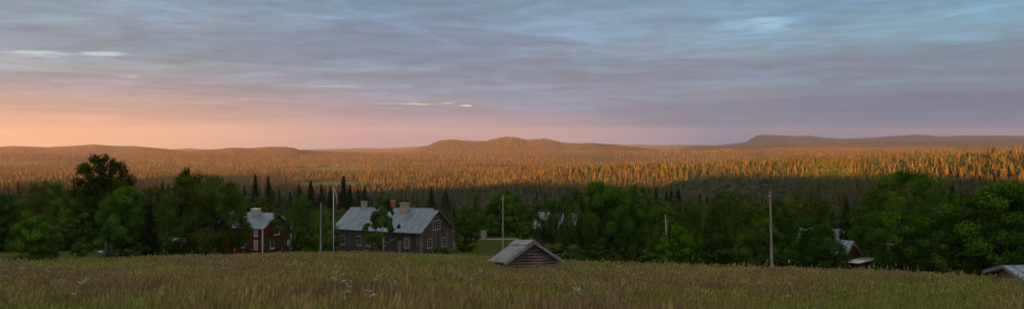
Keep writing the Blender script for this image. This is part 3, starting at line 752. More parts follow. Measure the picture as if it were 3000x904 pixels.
TREES = [  # name, proto, px left, px right, top, Y, tint, label, category, [base z drop]
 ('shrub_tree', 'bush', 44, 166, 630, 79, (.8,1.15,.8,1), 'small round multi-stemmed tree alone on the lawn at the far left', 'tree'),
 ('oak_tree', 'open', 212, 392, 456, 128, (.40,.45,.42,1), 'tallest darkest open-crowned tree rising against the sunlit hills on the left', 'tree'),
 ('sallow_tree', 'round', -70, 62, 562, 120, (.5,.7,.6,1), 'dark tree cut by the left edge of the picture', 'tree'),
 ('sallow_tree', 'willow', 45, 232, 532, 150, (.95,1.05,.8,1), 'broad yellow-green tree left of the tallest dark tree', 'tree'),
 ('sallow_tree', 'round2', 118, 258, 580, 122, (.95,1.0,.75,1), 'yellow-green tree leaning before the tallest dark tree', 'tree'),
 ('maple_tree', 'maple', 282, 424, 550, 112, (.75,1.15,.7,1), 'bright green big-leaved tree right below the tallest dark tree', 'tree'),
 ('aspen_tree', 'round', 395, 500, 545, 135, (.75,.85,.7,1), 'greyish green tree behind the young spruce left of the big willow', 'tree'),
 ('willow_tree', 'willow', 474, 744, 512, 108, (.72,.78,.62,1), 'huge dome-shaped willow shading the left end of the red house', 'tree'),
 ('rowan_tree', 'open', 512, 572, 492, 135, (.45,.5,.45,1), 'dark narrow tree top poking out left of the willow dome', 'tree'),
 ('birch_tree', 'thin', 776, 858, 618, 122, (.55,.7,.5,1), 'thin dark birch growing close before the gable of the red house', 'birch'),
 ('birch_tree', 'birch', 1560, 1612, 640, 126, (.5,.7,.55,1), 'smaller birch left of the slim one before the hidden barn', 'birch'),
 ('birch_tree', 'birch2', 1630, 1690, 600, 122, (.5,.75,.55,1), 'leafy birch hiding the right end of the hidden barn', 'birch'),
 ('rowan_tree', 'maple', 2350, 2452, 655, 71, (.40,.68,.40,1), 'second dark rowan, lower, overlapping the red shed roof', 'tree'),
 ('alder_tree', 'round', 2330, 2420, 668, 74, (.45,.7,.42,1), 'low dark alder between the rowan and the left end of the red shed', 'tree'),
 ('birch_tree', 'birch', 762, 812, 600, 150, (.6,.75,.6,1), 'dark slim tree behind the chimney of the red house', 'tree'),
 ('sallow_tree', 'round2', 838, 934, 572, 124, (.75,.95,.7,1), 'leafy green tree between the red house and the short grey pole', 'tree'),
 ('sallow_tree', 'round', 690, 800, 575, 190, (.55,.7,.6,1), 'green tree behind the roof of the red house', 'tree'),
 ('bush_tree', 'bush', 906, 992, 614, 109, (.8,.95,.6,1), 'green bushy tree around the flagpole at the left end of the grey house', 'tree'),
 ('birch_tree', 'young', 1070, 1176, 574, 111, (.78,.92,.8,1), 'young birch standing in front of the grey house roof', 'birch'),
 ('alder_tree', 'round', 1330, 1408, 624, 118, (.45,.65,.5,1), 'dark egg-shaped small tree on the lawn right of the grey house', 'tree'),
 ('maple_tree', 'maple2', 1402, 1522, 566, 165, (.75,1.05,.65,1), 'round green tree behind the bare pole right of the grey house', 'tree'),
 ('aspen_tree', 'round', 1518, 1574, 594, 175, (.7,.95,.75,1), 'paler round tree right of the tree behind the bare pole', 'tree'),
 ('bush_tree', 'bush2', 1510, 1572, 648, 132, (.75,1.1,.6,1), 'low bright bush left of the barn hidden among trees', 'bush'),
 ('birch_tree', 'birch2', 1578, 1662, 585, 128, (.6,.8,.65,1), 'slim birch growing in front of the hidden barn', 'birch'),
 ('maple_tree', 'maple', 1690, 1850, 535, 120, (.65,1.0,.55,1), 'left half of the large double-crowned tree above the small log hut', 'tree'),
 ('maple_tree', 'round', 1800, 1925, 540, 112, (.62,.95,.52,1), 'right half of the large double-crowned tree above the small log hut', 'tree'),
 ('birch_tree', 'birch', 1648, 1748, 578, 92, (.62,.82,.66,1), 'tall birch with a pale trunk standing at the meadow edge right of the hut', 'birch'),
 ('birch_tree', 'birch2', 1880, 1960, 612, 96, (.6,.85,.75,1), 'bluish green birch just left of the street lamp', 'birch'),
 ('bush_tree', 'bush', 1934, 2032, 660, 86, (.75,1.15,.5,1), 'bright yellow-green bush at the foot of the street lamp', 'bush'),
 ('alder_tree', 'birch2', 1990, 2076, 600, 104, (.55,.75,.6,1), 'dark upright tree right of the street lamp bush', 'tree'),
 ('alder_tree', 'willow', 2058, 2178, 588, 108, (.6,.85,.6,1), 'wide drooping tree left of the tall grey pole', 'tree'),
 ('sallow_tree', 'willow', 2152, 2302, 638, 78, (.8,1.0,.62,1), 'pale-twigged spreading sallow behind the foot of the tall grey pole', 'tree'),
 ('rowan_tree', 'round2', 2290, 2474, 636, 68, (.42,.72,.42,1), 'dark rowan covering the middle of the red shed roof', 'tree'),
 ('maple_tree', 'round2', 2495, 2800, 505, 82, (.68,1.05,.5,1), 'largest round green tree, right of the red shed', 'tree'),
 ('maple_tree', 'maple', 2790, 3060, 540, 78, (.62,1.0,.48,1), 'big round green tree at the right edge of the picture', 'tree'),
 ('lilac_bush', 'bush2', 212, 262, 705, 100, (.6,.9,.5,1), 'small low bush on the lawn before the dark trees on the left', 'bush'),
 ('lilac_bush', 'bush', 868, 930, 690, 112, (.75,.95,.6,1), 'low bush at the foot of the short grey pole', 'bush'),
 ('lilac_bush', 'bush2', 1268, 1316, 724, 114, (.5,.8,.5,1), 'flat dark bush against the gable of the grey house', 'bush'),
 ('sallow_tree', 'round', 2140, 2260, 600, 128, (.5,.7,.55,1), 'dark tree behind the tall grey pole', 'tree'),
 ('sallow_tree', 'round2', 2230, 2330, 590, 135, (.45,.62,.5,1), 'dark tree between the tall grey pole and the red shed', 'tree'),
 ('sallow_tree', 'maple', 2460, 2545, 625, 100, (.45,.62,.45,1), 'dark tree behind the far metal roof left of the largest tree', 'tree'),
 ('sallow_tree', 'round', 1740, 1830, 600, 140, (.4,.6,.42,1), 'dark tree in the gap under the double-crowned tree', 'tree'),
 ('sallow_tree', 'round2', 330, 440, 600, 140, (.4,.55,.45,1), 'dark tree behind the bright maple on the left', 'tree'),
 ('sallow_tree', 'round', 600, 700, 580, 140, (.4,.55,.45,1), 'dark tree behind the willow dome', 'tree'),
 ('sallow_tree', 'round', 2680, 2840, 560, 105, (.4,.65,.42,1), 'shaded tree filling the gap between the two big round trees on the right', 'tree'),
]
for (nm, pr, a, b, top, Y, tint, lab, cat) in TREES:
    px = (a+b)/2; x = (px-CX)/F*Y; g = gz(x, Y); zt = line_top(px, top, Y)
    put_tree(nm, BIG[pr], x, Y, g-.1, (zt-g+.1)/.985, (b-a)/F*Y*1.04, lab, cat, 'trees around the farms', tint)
# the wood behind the houses: each tree its own object out to about 300 m
def fill():
    out = []
    tries = 0
    while len(out) < 235 and tries < 6000:
        tries += 1
        Y = math.sqrt(random.uniform(158**2, 300**2)); px = random.uniform(-120, 3120); x = (px-CX)/F*Y
        if abs(Y-151) < 6 and 1300 < px < 1700: continue
        if 1290 < px < 1620 and Y < 172: continue
        if 970 < px < 1260 and Y < 185: continue
        if any((x-q[0])**2+(Y-q[1])**2 < 5.2**2 for q in out): continue
        out.append((x, Y))
    out.sort(key=lambda q: q[1])
    for (x, Y) in out:
        px = CX+F*x/Y
        h = random.uniform(5.5, 9.5)*np.interp(px, [0, 700, 900, 1500, 1650, 2000, 3000], [1.15, 1.1, .78, .8, 1.1, 1.0, 1.15]); v = random.uniform(.55, 1.05); yv = random.uniform(.75, 1.15)
        pr = random.choice(MID)
        t = put_tree('broadleaf_tree', pr, x, Y, gz(x, Y)-.2, h, h*random.uniform(.75, 1.05), 'leafy green tree in the continuous wood behind the farm houses', 'tree', 'broadleaf trees in the wood behind the houses', (v*yv, v, v*.9, 1))
fill()

# ---------------------------------------------------------------- undergrowth along the tree line
def undergrowth():
    P = [blob_proto(s, 150, .075) for s in (51, 52, 53, 54)]
    n = 2600
    Y = np.sqrt(rng.uniform(72**2, 190**2, n)); px = rng.uniform(-150, 3150, n); X = (px-CX)/F*Y
    edge = np.interp(px, EPX, EYE)
    lawn_l = (px < 330) & (Y < 116); lawn_c = (px > 1240) & (px < 1650) & (Y < 168); lawn_b = (px > 930) & (px < 1260)
    front = (px > 640) & (px < 960) & (Y < 150); shed = (px > 2300) & (px < 2560) & (Y < 88)
    k = (Y > edge+9) & ~lawn_l & ~lawn_c & ~lawn_b & ~front & ~shed & (fbm(X/7, Y/7, 91, 2) > .40)
    X, Y, px = X[k], Y[k], px[k]; n = len(X)
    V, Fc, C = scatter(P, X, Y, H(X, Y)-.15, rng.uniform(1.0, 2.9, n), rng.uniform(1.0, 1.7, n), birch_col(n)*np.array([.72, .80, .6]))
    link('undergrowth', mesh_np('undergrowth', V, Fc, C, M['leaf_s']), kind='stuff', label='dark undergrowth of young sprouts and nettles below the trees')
undergrowth()

# ---------------------------------------------------------------- meadow
def meadow():
    VS, FS, CS = [], [], []; base = [0]
    def emit(V, Fc, C):
        VS.append(V.reshape(-1, 3)); FS.append(Fc+base[0]); CS.append(C.reshape(-1, 3)); base[0] += V.reshape(-1, 3).shape[0]
    def band(y0, y1, dens, w, seed):
        hw = 1760/F
        area = hw*(y1*y1-y0*y0); n = int(area*dens)
        Y = np.sqrt(rng.uniform(y0*y0, y1*y1, n)); X = rng.uniform(-hw, hw, n)*Y; px = CX+F*X/Y
        e = np.interp(px, EPX, EYE)
        tx_, ty_ = X-HUTX, Y-HUTY
        k = (Y < e+3.5) & ~((np.abs(tx_+.1*ty_) < 1.7) & (ty_ > .1) & (ty_ < 5.2))
        X, Y, px = X[k], Y[k], px[k]; n = len(X)
        Z = H(X, Y)-.03
        p1 = fbm(X/3.2, Y/3.2, 5, 3); p2 = fbm(X/.9+9, Y/.9, 6, 2); p3 = fbm(X/9, Y/9, 15, 3)
        green = sstep(.36, .58, p2*.45+p3*.55)
        hgt = rng.uniform(.42, .80, n)*(.78+.45*p1)*(1-.25*green)
        tall = rng.uniform(size=n) < .03*fbm(X/5, Y/5, 72, 2)*np.interp(px, [1200, 2200], [.7, 1.6]); hgt = np.where(tall, hgt*rng.uniform(1.2, 1.6, n), hgt)
        isH = rng.uniform(size=n) < np.where(green > .5, .42, .70)
        ang = rng.uniform(0, 6.28, n); dx, dy = np.cos(ang), np.sin(ang)
        lean = rng.normal(0, .16, n)*hgt; la = rng.uniform(0, 6.28, n); lx = np.cos(la)*lean+.05*hgt; ly = np.sin(la)*lean
        r1 = 1.28*rng.uniform(.6, 1.4, n)[:, None]*(.75+.5*vnoise(X/.35, Y/.35, 33))[:, None]; hv = np.clip(.4*rng.uniform(0, 1, n)+1.9*(fbm(X/2.2+5, Y/3.5, 71, 3)-.5)+.3, 0, 1)[:, None]
        cg = (np.array([.105, .160, .024])*(1-hv)+np.array([.20, .215, .045])*hv)*r1
        ch_ = (np.array([.215, .138, .092])*(1-hv)+np.array([.31, .27, .10])*hv)*r1
        ch = ch_*(1-green[:, None]*.8)+np.array([.185, .205, .045])*green[:, None]*.8*r1
        # blades
        b = ~isH; m = b.sum(); ww = (w*rng.uniform(.7, 1.3, m))[:, None]
        P0 = np.stack([X[b], Y[b], Z[b]], -1); D = np.stack([dx[b], dy[b], 0*dx[b]], -1); Lh = np.stack([lx[b], ly[b], 0*lx[b]], -1); h = hgt[b][:, None]*np.array([[0, 0, 1.]])*.9
        V = np.stack([P0-D*ww, P0+D*ww, P0+h*.6+Lh*.35-D*ww*.8, P0+h*.6+Lh*.35+D*ww*.8, P0+h+Lh*1.4], 1)
        Fc = np.array([[0, 1, 3], [0, 3, 2], [2, 3, 4]])[None]+(np.arange(m)*5)[:, None, None]
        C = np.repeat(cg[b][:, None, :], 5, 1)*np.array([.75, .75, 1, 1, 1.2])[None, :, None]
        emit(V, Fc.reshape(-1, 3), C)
        # flowering stems
        b = isH; m = b.sum(); ww = (w*rng.uniform(.7, 1.3, m))[:, None]
        P0 = np.stack([X[b], Y[b], Z[b]], -1); D = np.stack([dx[b], dy[b], 0*dx[b]], -1); E_ = np.stack([-dy[b], dx[b], 0*dx[b]], -1); Lh = np.stack([lx[b], ly[b], 0*lx[b]], -1); h = hgt[b][:, None]*np.array([[0, 0, 1.]])
        hl = rng.uniform(.14, .30, m)[:, None]; top = P0+h+Lh*1.1; bot = P0+h*(1-hl)+Lh*(1-hl); md = bot*.6+top*.4
        hw_ = ww*rng.uniform(1.1, 2.2, m)[:, None]
        V = np.stack([P0-D*ww*.45, P0+D*ww*.45, bot, md-D*hw_, md+D*hw_, top, md-E_*hw_, md+E_*hw_], 1)
        Fc = np.array([[0, 1, 2], [2, 4, 3], [3, 4, 5], [2, 7, 6], [6, 7, 5]])[None]+(np.arange(m)*8)[:, None, None]
        C = np.concatenate([np.repeat(cg[b][:, None, :], 2, 1), np.repeat(ch[b][:, None, :], 6, 1)], 1)
        emit(V, Fc.reshape(-1, 3), C)
    band(1.5, 5, 560, .0045, 1); band(5, 12, 430, .006, 2); band(12, 28, 190, .009, 3); band(28, 55, 70, .016, 4); band(55, 104, 24, .028, 5)
    me = mesh_np('meadow_grass', np.vstack(VS), np.vstack(FS), np.vstack(CS), M['grass'])
    link('meadow_grass', me, kind='stuff', label='uncut meadow of pinkish brown seed heads and green blades')
# hut position is needed by the meadow, which leaves its floor free
HUTX, HUTY = at(1561.8, 705, 60.5).x, 60.5
meadow()
def umbel_plant(seed):
    r = random.Random(seed); st = MB(); fl = MB()
    hgt = 1.0
    st.tube([(0, 0, 0), (.01, 0, .5), (0, .01, .8)], [.006, .005, .004], 5)
    for k in range(7):
        a = 6.28*k/7+r.random()*.4; q = r.uniform(.05, .14); z = r.uniform(.86, 1.02)
        tip = (q*math.cos(a), q*math.sin(a), z); st.tube([(0, .01, .72+.05*r.random()), tip], [.003, .002], 4)
        rr = r.uniform(.028, .045)
        for j in range(7):
            b = 6.28*j/7; c = Vector(tip)+Vector((rr*.65*math.cos(b), rr*.65*math.sin(b), r.uniform(-.006, .006)))
            fl.add([c+Vector((.014*math.cos(t), .014*math.sin(t), .004*(t > 3))) for t in (0, 1.57, 3.14, 4.71)]+[c+Vector((0, 0, .012))], [(0, 1, 4), (1, 2, 4), (2, 3, 4), (3, 0, 4)])
    return st.mesh('stem', M['stem']), fl.mesh('umbel', M['flower'])
UMB = [umbel_plant(s) for s in range(4)]
def flowers():
    zones = [(640, 1000, 736, 775, 40), (0, 420, 770, 812, 18), (420, 1000, 755, 800, 20), (0, 1500, 800, 870, 14), (1330, 1500, 770, 830, 9), (1500, 2100, 780, 860, 16), (1900, 2900, 800, 880, 18), (230, 640, 743, 760, 26)]
    for (a, b, ya, yb, n) in zones:
        cl = [random.uniform(a, b) for _ in range(max(3, n//5))]
        for i in range(n):
            px = random.gauss(random.choice(cl), 26); py = random.uniform(ya, yb)
            # march to the grass top under that line of sight
            e = float(np.interp(px, EPX, EYE)); Y = None
            for q in np.geomspace(5, e+1, 120):
                x = (px-CX)/F*q
                if (HY-py)/F*q <= gz(x, q)+.72: Y = q; break
            if Y is None: Y = e
            x = (px-CX)/F*Y
            if abs(x-HUTX) < 2.6 and -1 < Y-HUTY < 6: continue
            h = random.uniform(.72, .92)
            t = thing('cow_parsley', (x, Y, gz(x, Y)), 'cream flowered umbel plant standing among the meadow grasses', 'wildflower', 'cream umbels scattered over the meadow', random.uniform(0, 6))
            s = random.uniform(.4, .7); t.scale = (s, s, h)
            u = random.choice(UMB); link('stem', u[0], t); link('umbel', u[1], t)
flowers()

# ---------------------------------------------------------------- buildings
def frame_at(px, Y, z, ang):
    """local frame: x along the long wall (away from the near corner), y towards the viewer side"""
    return Matrix.Translation(Vector(((px-CX)/F*Y, Y, z))) @ Matrix.Rotation(ang, 4, 'Z')
class House:
    """box house; near corner at the local origin. x from 0 to L along the viewer-facing long wall,
    depth from y=0 to y=-W; the near gable is the plane x=0."""
    def __init__(s, name, px, Y, ang, L, W, zbase, zeave, zridge, label, cat, wall, roof, over=.35, gov=.3, tilt=0, roof_t=.10, seam=.6, group=None):
        s.M = frame_at(px, Y, 0, ang); s.L, s.W = L, W
        s.o = thing(name, s.M.translation, label, cat, group, ang); s.o.location.z = 0
        s.z0, s.ze, s.zr = zbase, zeave, zridge
        s.o.location.z = zbase; s.M = frame_at(px, Y, zbase, ang); s.he = zeave-zbase; s.hr = zridge-zbase
        he, hr = s.he, s.hr
        b = MB(); b.prism([(0, 0), (0, he), (-W/2, hr), (-W, he), (-W, 0)], 0, L, 0)
        s.wall = b.build('wall', wall, s.o)
        sl = (hr-he)/(W/2)
        k = roof_t
        b = MB()
        ye = over; zee = he-sl*over
        prof = [(ye, zee+.02), (-W/2, hr+.02), (-W-ye, zee+.02), (-W-ye, zee+.02+k), (-W/2, hr+.02+k), (ye, zee+.02+k)]
        b.prism(prof, -gov, L+gov, 0)
        if seam:
            n = int((L+2*gov)/seam)
            for i in range(n+1):
                x = -gov+(L+2*gov)*i/n
                for sg in (1, -1):
                    y0, z0 = (ye, zee+.02+k) if sg > 0 else (-W-ye, zee+.02+k); y1, z1 = -W/2, hr+.02+k
                    b.prism([(y0, z0-.003), (y1, z1-.003), (y1, z1+.035), (y0, z0+.035)], x-.015, x+.015, 0)
        s.roof = b.build('roof', roof, s.o)
        b = MB(); b.prism([(ye-.02, zee-.12), (-W/2, hr-.10), (-W-ye+.02, zee-.12), (-W-ye+.02, zee+.015), (-W/2, hr+.015), (ye-.02, zee+.015)], -gov+.01, -gov+.05, 0)
        s.barge = b
    def hit(s, px, py, plane):
        """where a line of sight meets the long wall ('y', y=0) or the near gable ('x', x=0), in local coordinates"""
        inv = s.M.inverted(); d = inv.to_3x3() @ Vector(((px-CX)/F, 1, (HY-py)/F)); o = inv @ Vector((0, 0, 0))
        i = 1 if plane == 'y' else 0
        t = -o[i]/d[i]; return o+d*t
    def window(s, px0, px1, py0, py1, plane, cols=2, rows=3, name='window', mat=None, glass=None, sillw=0.0, fw=.09):
        pc = (px0+px1)/2
        a = s.hit(px0, (py0+py1)/2, plane); c = s.hit(px1, (py0+py1)/2, plane); t = s.hit(pc, py0, plane); u = s.hit(pc, py1, plane)
        k = 0 if plane == 'y' else 1
        w0, w1 = sorted((a[k], c[k])); z0, z1 = u.z, t.z
        def B(mb, a0, a1, zz0, zz1, d0, d1):
            if plane == 'y': mb.box(a0, a1, d0, d1, zz0, zz1)
            else: mb.box(-d1, -d0, a0, a1, zz0, zz1)
        f = MB()
        B(f, w0, w0+fw, z0, z1, -.02, .05); B(f, w1-fw, w1, z0, z1, -.02, .05)
        B(f, w0+fw, w1-fw, z1-fw, z1, -.02, .048); B(f, w0-.03, w1+.03, z0-.03, z0+fw, -.02, .07)
        for i in range(1, cols):
            x = w0+(w1-w0)*i/cols; B(f, x-.025, x+.025, z0+fw, z1-fw, -.02, .04)
        for j in range(1, rows):
            z = z0+(z1-z0)*j/rows; B(f, w0+fw, w1-fw, z-.015, z+.015, -.02, .034)
        o = f.build(name, mat or M['offwhite'], s.o)
        g = MB(); B(g, w0+.04, w1-.04, z0+.04, z1-.04, -.015, .015); g.build('pane', glass or M['glass'], o)
        return o
    def board(s, px, plane, w=.16, name='corner_board', mat=None, z1=None, z0=0):
        a = s.hit(px, 700, plane); k = 0 if plane == 'y' else 1; b = MB(); z1 = z1 or s.he-.1
        if plane == 'y': b.box(a[0]-w/2, a[0]+w/2, .002, .045, z0, z1)
        else: b.box(-.045, -.002, a[1]-w/2, a[1]+w/2, z0, z1)
        return b.build(name, mat or M['offwhite'], s.o)
    def chimney(s, x, y, w, l, z1, mat, capm=None, capw=.08):
        b = MB(); b.box(x-l/2, x+l/2, y-w/2, y+w/2, s.he+.2, z1-.14)
        o = b.build('chimney', mat, s.roof)
        c = MB(); c.box(x-l/2-capw, x+l/2+capw, y-w/2-capw, y+w/2+capw, z1-.14, z1)
        c.build('chimney_cap', capm or M['cap'], s.roof)
        return o
# grey timber house: near corner, long wall runs up-left and away
angA = math.atan2(6.6, -13.15)
hA = House('timber_house', 1232, 118, angA, 14.2, 8.4, -15.0, -11.55, -9.02, 'long unpainted grey timber house with a blue-grey sheet roof and two pale chimneys', 'house', M['greywood'], M['metal'], over=.35, gov=.3, seam=.55)
hA.barge.build('barge_board', M['greywood'], hA.o)
# left half of the long wall is bare log work, set a little proud
xs_ = hA.hit(1152, 700, 'y').x
b = MB()
nlog = 13; hl = (hA.he-.12)/nlog
for i in range(nlog): b.box(xs_, 14.26, -.02, .06-.02*(i % 2)*0-.012*(i % 2), i*hl, (i+1)*hl-.012)
b.box(xs_-.02, 14.24, -.018, .03, 0, hA.he-.12)
b.build('log_wall', M['darklog'], hA.o)
for (a, c, y0, y1) in ((997.5, 1011.5, 687, 715.5), (1045, 1058.5, 690, 717.5), (1073, 1086, 692.5, 720.5), (1120, 1128.5, 698, 721), (1186, 1199, 697.5, 726)):
    hA.window(a, c, y0, y1, 'y', 2, 3)
hA.window(1188, 1197, 676.5, 683, 'y', 2, 1, fw=.05)
hA.board(1028, 'y', .22, mat=M['darklog']); hA.board(1172, 'y', .09, 'downpipe', M['offwhite'])
hA.board(1233, 'x', .18, mat=M['pole']); hA.board(1329.5, 'x', .18, mat=M['pole'])
hA.window(1251, 1266, 718-0, 746-0, 'x', 2, 3) if False else None
for (a, c, y0, y1) in ((1251, 1265.5, 698.5, 725.5), (1294, 1306.5, 695, 721.5)): hA.window(a, c, y0, y1, 'x', 2, 3)
hA.window(1268.5, 1289.5, 644.5, 671.5, 'x', 3, 3)
def xlocal(H_, px, py):  # x along the ridge under a photograph column
    inv = H_.M.inverted(); d = inv.to_3x3() @ Vector(((px-CX)/F, 1, (HY-py)/F)); o = inv @ Vector((0, 0, 0)); t = (-H_.W/2-o.y)/d.y; return (o+d*t).x
hA.chimney(xlocal(hA, 1067, 600), -hA.W/2, .55, .70, hA.hr+.02+1.25-.25, M['plaster'])
hA.chimney(xlocal(hA, 1189.5, 610), -hA.W/2+.35, .8, 1.05, hA.hr+1.02, M['plaster'], capw=.14)
# red house
angB = math.atan2(2.7, -6.0)
hB = House('red_house', 768.5, 128, angB, 9.5, 6.6, -15.9, -11.95, -10.10, 'red two-storey house with white windows and tin roof, half hidden by the willow', 'house', M['redwood'], M['metal'], over=.3, gov=.25, seam=.6)
hB.barge.build('barge_board', M['white'], hB.o)
for (a, c, y0, y1, pl) in ((744.5, 755, 672.5, 692), (744.5, 755, 702.5, 730), (707.5, 718, 704, 725)) and [(744.5, 755, 672.5, 692, 'y'), (744.5, 755, 702.5, 730, 'y'), (707.5, 718, 704, 725, 'y'), (684, 692, 709, 730, 'y'), (802, 819, 659.5, 687, 'x'), (790, 803, 702, 728, 'x'), (842, 849, 702, 717, 'x')]:
    hB.window(a, c, y0, y1, pl, 2, 3, mat=M['white'], fw=.12)
hB.board(768.6, 'x', .26, mat=M['white'], z0=.3); hB.board(852, 'x', .24, mat=M['white'], z0=.3)
hB.chimney(xlocal(hB, 756, 625), -hB.W/2+.5, .9, 1.15, hB.hr+.75, M['offwhite'], M['white'], .02)
b = MB(); W_ = hB.W; b.prism([(-W_-2.4, 0), (-W_-2.4, 2.3), (-W_, 2.75), (-W_, 0)], .4, 4.2, 0); ann = b.build('porch', M['redwood'], hB.o)
b = MB(); b.prism([(-W_-2.6, 2.26), (-W_-2.6, 2.34), (-W_-.01, 2.86), (-W_-.01, 2.78)], .2, 4.4, 0); b.build('porch_roof', M['white'], ann)
b = MB(); 
for (y0, y1, z0, z1) in ((-W_-1.2, -W_-1.1, 1.2, 2.0), (-W_-.6, -W_-.5, 1.2, 2.0), (-W_-1.1, -W_-.6, 1.2, 1.28), (-W_-1.1, -W_-.6, 1.92, 2.0)): b.box(.36, .42, y0, y1, z0, z1)
f_ = b.build('window', M['white'], ann); b = MB(); b.box(.385, .41, -W_-1.1, -W_-.6, 1.28, 1.92); b.build('pane', M['glass'], f_)
# house behind the grey one: ridge and brick chimney
hC = House('back_house', 1247, 150, math.atan2(3, -13.0), 12.5, 6.5, -16.6, -13.0, -10.95, 'metal roofed house mostly hidden behind the grey timber house, with a red brick chimney', 'house', M['darklog'], M['metal2'], over=.4, gov=.3)
hC.barge.build('barge_board', M['white'], hC.o)
hC.chimney(xlocal(hC, 1151.5, 600), -hC.W/2, .6, .68, hC.hr+1.35, M['brick'], M['cap'])
# barn hidden in trees
hD = House('barn', 1676, 140, math.atan2(3.2, -6.8), 6.6, 5.2, -18.5, -13.2, -11.0, 'old reddish barn with a patchy tin roof, hidden among birches behind the small hut', 'barn', M['redlog'], M['metal2'], over=.3, gov=.3)
hD.barge.build('barge_board', M['white'], hD.o)
hD.window(1583, 1590, 697, 704, 'y', 2, 1, mat=M['white'], fw=.05)
# small shed among the trees at the left
hE = House('small_shed', 536, 122, math.pi-.35, 3.0, 2.2, -15.3, -13.7, -12.95, 'tiny reddish shed with a pale roof under the left side of the big willow', 'shed', M['redwood'], M['metal'], over=.2, gov=.15)
hE.barge.build('barge_board', M['greywood'], hE.o)
# red shed on the right and the log barn behind it
hF = House('red_shed', 2471, 80, math.atan2(3.1, -3.2), 4.0, 3.8, -12.4, -10.05, -8.85, 'small red board shed with a blue-grey roof and a lean-to, behind the dark rowan', 'shed', M['redlog'], M['metal'], over=.12, gov=.15, seam=.4)
hF.barge.build('barge_board', M['white'], hF.o)
b = MB(); b.box(-1.5, -.02, -3.9, .15, 1.92, 1.99); b.build('lean_to_roof', M['white'], hF.o)
b = MB(); b.box(-1.15, -1.05, -2.9, -.2, 0, 1.9); b.build('lean_to_wall', M['redlog'], hF.o)
b = MB(); b.box(-1.30, -1.18, -1.45, -.35, 0.1, 1.42); b.box(-1.33, -1.16, -1.5, -.3, 1.42, 1.5); b.build('door', M['offwhite'], hF.o)
b = MB(); b.box(-.03, -.003, -2.0, -1.75, 2.75, 2.95); b.build('hatch', M['darklog'], hF.o)
hG = House('log_barn', 2462, 100, math.atan2(2.2, -3.9), 4.6, 3.6, -14.2, -11.2, -9.72, 'dark log barn whose grey metal roof shows above the red shed', 'barn', M['log'], M['metal2'], over=.2, gov=.25, seam=.45)
hG.barge.build('barge_board', M['darklog'], hG.o)
# small log hut in the meadow, tilted with the slope
def hut():
    o = thing('log_hut', (0, 0, 0), 'small low log hut with a silvered board roof standing in the middle of the meadow', 'hut')
    ap = at(1561.8, 705, 60.5)
    yaw = math.atan2(.8, 3.15)
    o.scale = (1.305,)*3
    o.location = (HUTX, 60.5, ap.z); o.rotation_euler = (R(-6.0), 0, yaw*.9)
    o.rotation_mode = 'XYZ'
    hw = 1.60; drop = 1.06; D = 4.0
    t = .07
    # roof: two slopes of long boards
    for sg in (-1, 1):
        b = MB(); nb = 16
        for i in range(nb):
            y0 = -.25+(D+.4)*i/nb; y1 = y0+(D+.4)/nb-.008; dz = .012*(i % 2)
            b.prism([(0, dz), (sg*hw, -drop+dz), (sg*hw, -drop+dz-.045), (0, dz-.045)], y0, y1, 1)
        b.build('roof_slope', M['roofwood'], o)
    b = MB()
    for sg in (-1, 1): b.prism([(0, .075), (sg*.36, -.165), (sg*.36, -.21), (0, .03)], -.28, D+.2, 1)
    b.build('ridge_board', M['roofwood'], o)
    for sg in (-1, 1):
        b = MB(); b.prism([(0, -.05), (sg*hw, -drop-.05), (sg*(hw-.06), -drop-.13), (0, -.16)], -.30, -.25, 1)
        b.build('barge_board', M['roofwood'], o)
    # walls of stacked logs
    b = MB(); lh = .155; ww = 1.22
    for k in range(14):
        z1 = -.28-k*lh; z0 = z1-lh+.014
        half = min(ww, (-z1+.0)/drop*hw-.16)
        if half < .1: continue
        pr = random.uniform(-.015, .015)
        n = 8
        def logprof(c0): return [(c0+.075*math.cos(6.283*j/n), (z0+z1)/2+(lh-.014)/2*1.02*math.sin(6.283*j/n)) for j in range(n)]
        b.prism([(p[0], p[1]) for p in logprof(.10+pr)], -half-(.14 if half >= ww else 0), half+(.14 if half >= ww else 0), 0)
    b.build('gable_wall', M['log'], o)
    b = MB()
    for k in range(9):
        z1 = -.98-k*lh; z0 = z1-lh+.014
        for sg in (-1, 1):
            n = 8
            b.prism([(sg*ww+.07*math.cos(6.283*j/n), (z0+z1)/2+(lh-.014)/2*math.sin(6.283*j/n)) for j in range(n)], -.05, D-.2, 1)
    b.box(-ww-.05, ww+.05, D-.28, D-.14, -2.2, -.85)
    b.build('side_wall', M['log'], o)
    b = MB(); b.prism([(0, -.22), (-1.15, -1.0), (-1.15, -2.1), (1.15, -2.1), (1.15, -1.0)], .16, .2, 1); b.build('inner_lining', M['darklog'], o)
hut()
# corner of a metal-roofed hut at the right edge
def corner_hut():
    ap = at(2948, 775.5, 40); o = thing('tin_roof_hut', (ap.x, ap.y, ap.z), 'tin-roofed hut of which only the gable top and roof corner show at the right edge', 'hut', rz=-1.50)
    hw = 1.5; drop = .46; D = 4
    for sg in (-1, 1):
        b = MB(); b.prism([(0, 0), (sg*hw, -drop), (sg*hw, -drop-.04), (0, -.04)], -.2, D+.2, 1)
        for i in range(10): y = -.2+(D+.4)*i/9; b.prism([(0, .002), (sg*hw, -drop+.002), (sg*hw, -drop+.03), (0, .03)], y-.012, y+.012, 1)
        b.build('roof_slope', M['metal'], o)
    for sg in (-1, 1):
        b = MB(); b.prism([(0, -.045), (sg*hw, -drop-.045), (sg*hw, -drop-.12), (0, -.13)], -.19, -.15, 1); b.build('barge_board', M['roofwood'], o)
    b = MB(); b.prism([(0, -.12), (-1.4, -.82), (-1.4, -1.9), (1.4, -1.9), (1.4, -.82)], .1, D-.1, 1); b.build('wall', M['log'], o)
corner_hut()

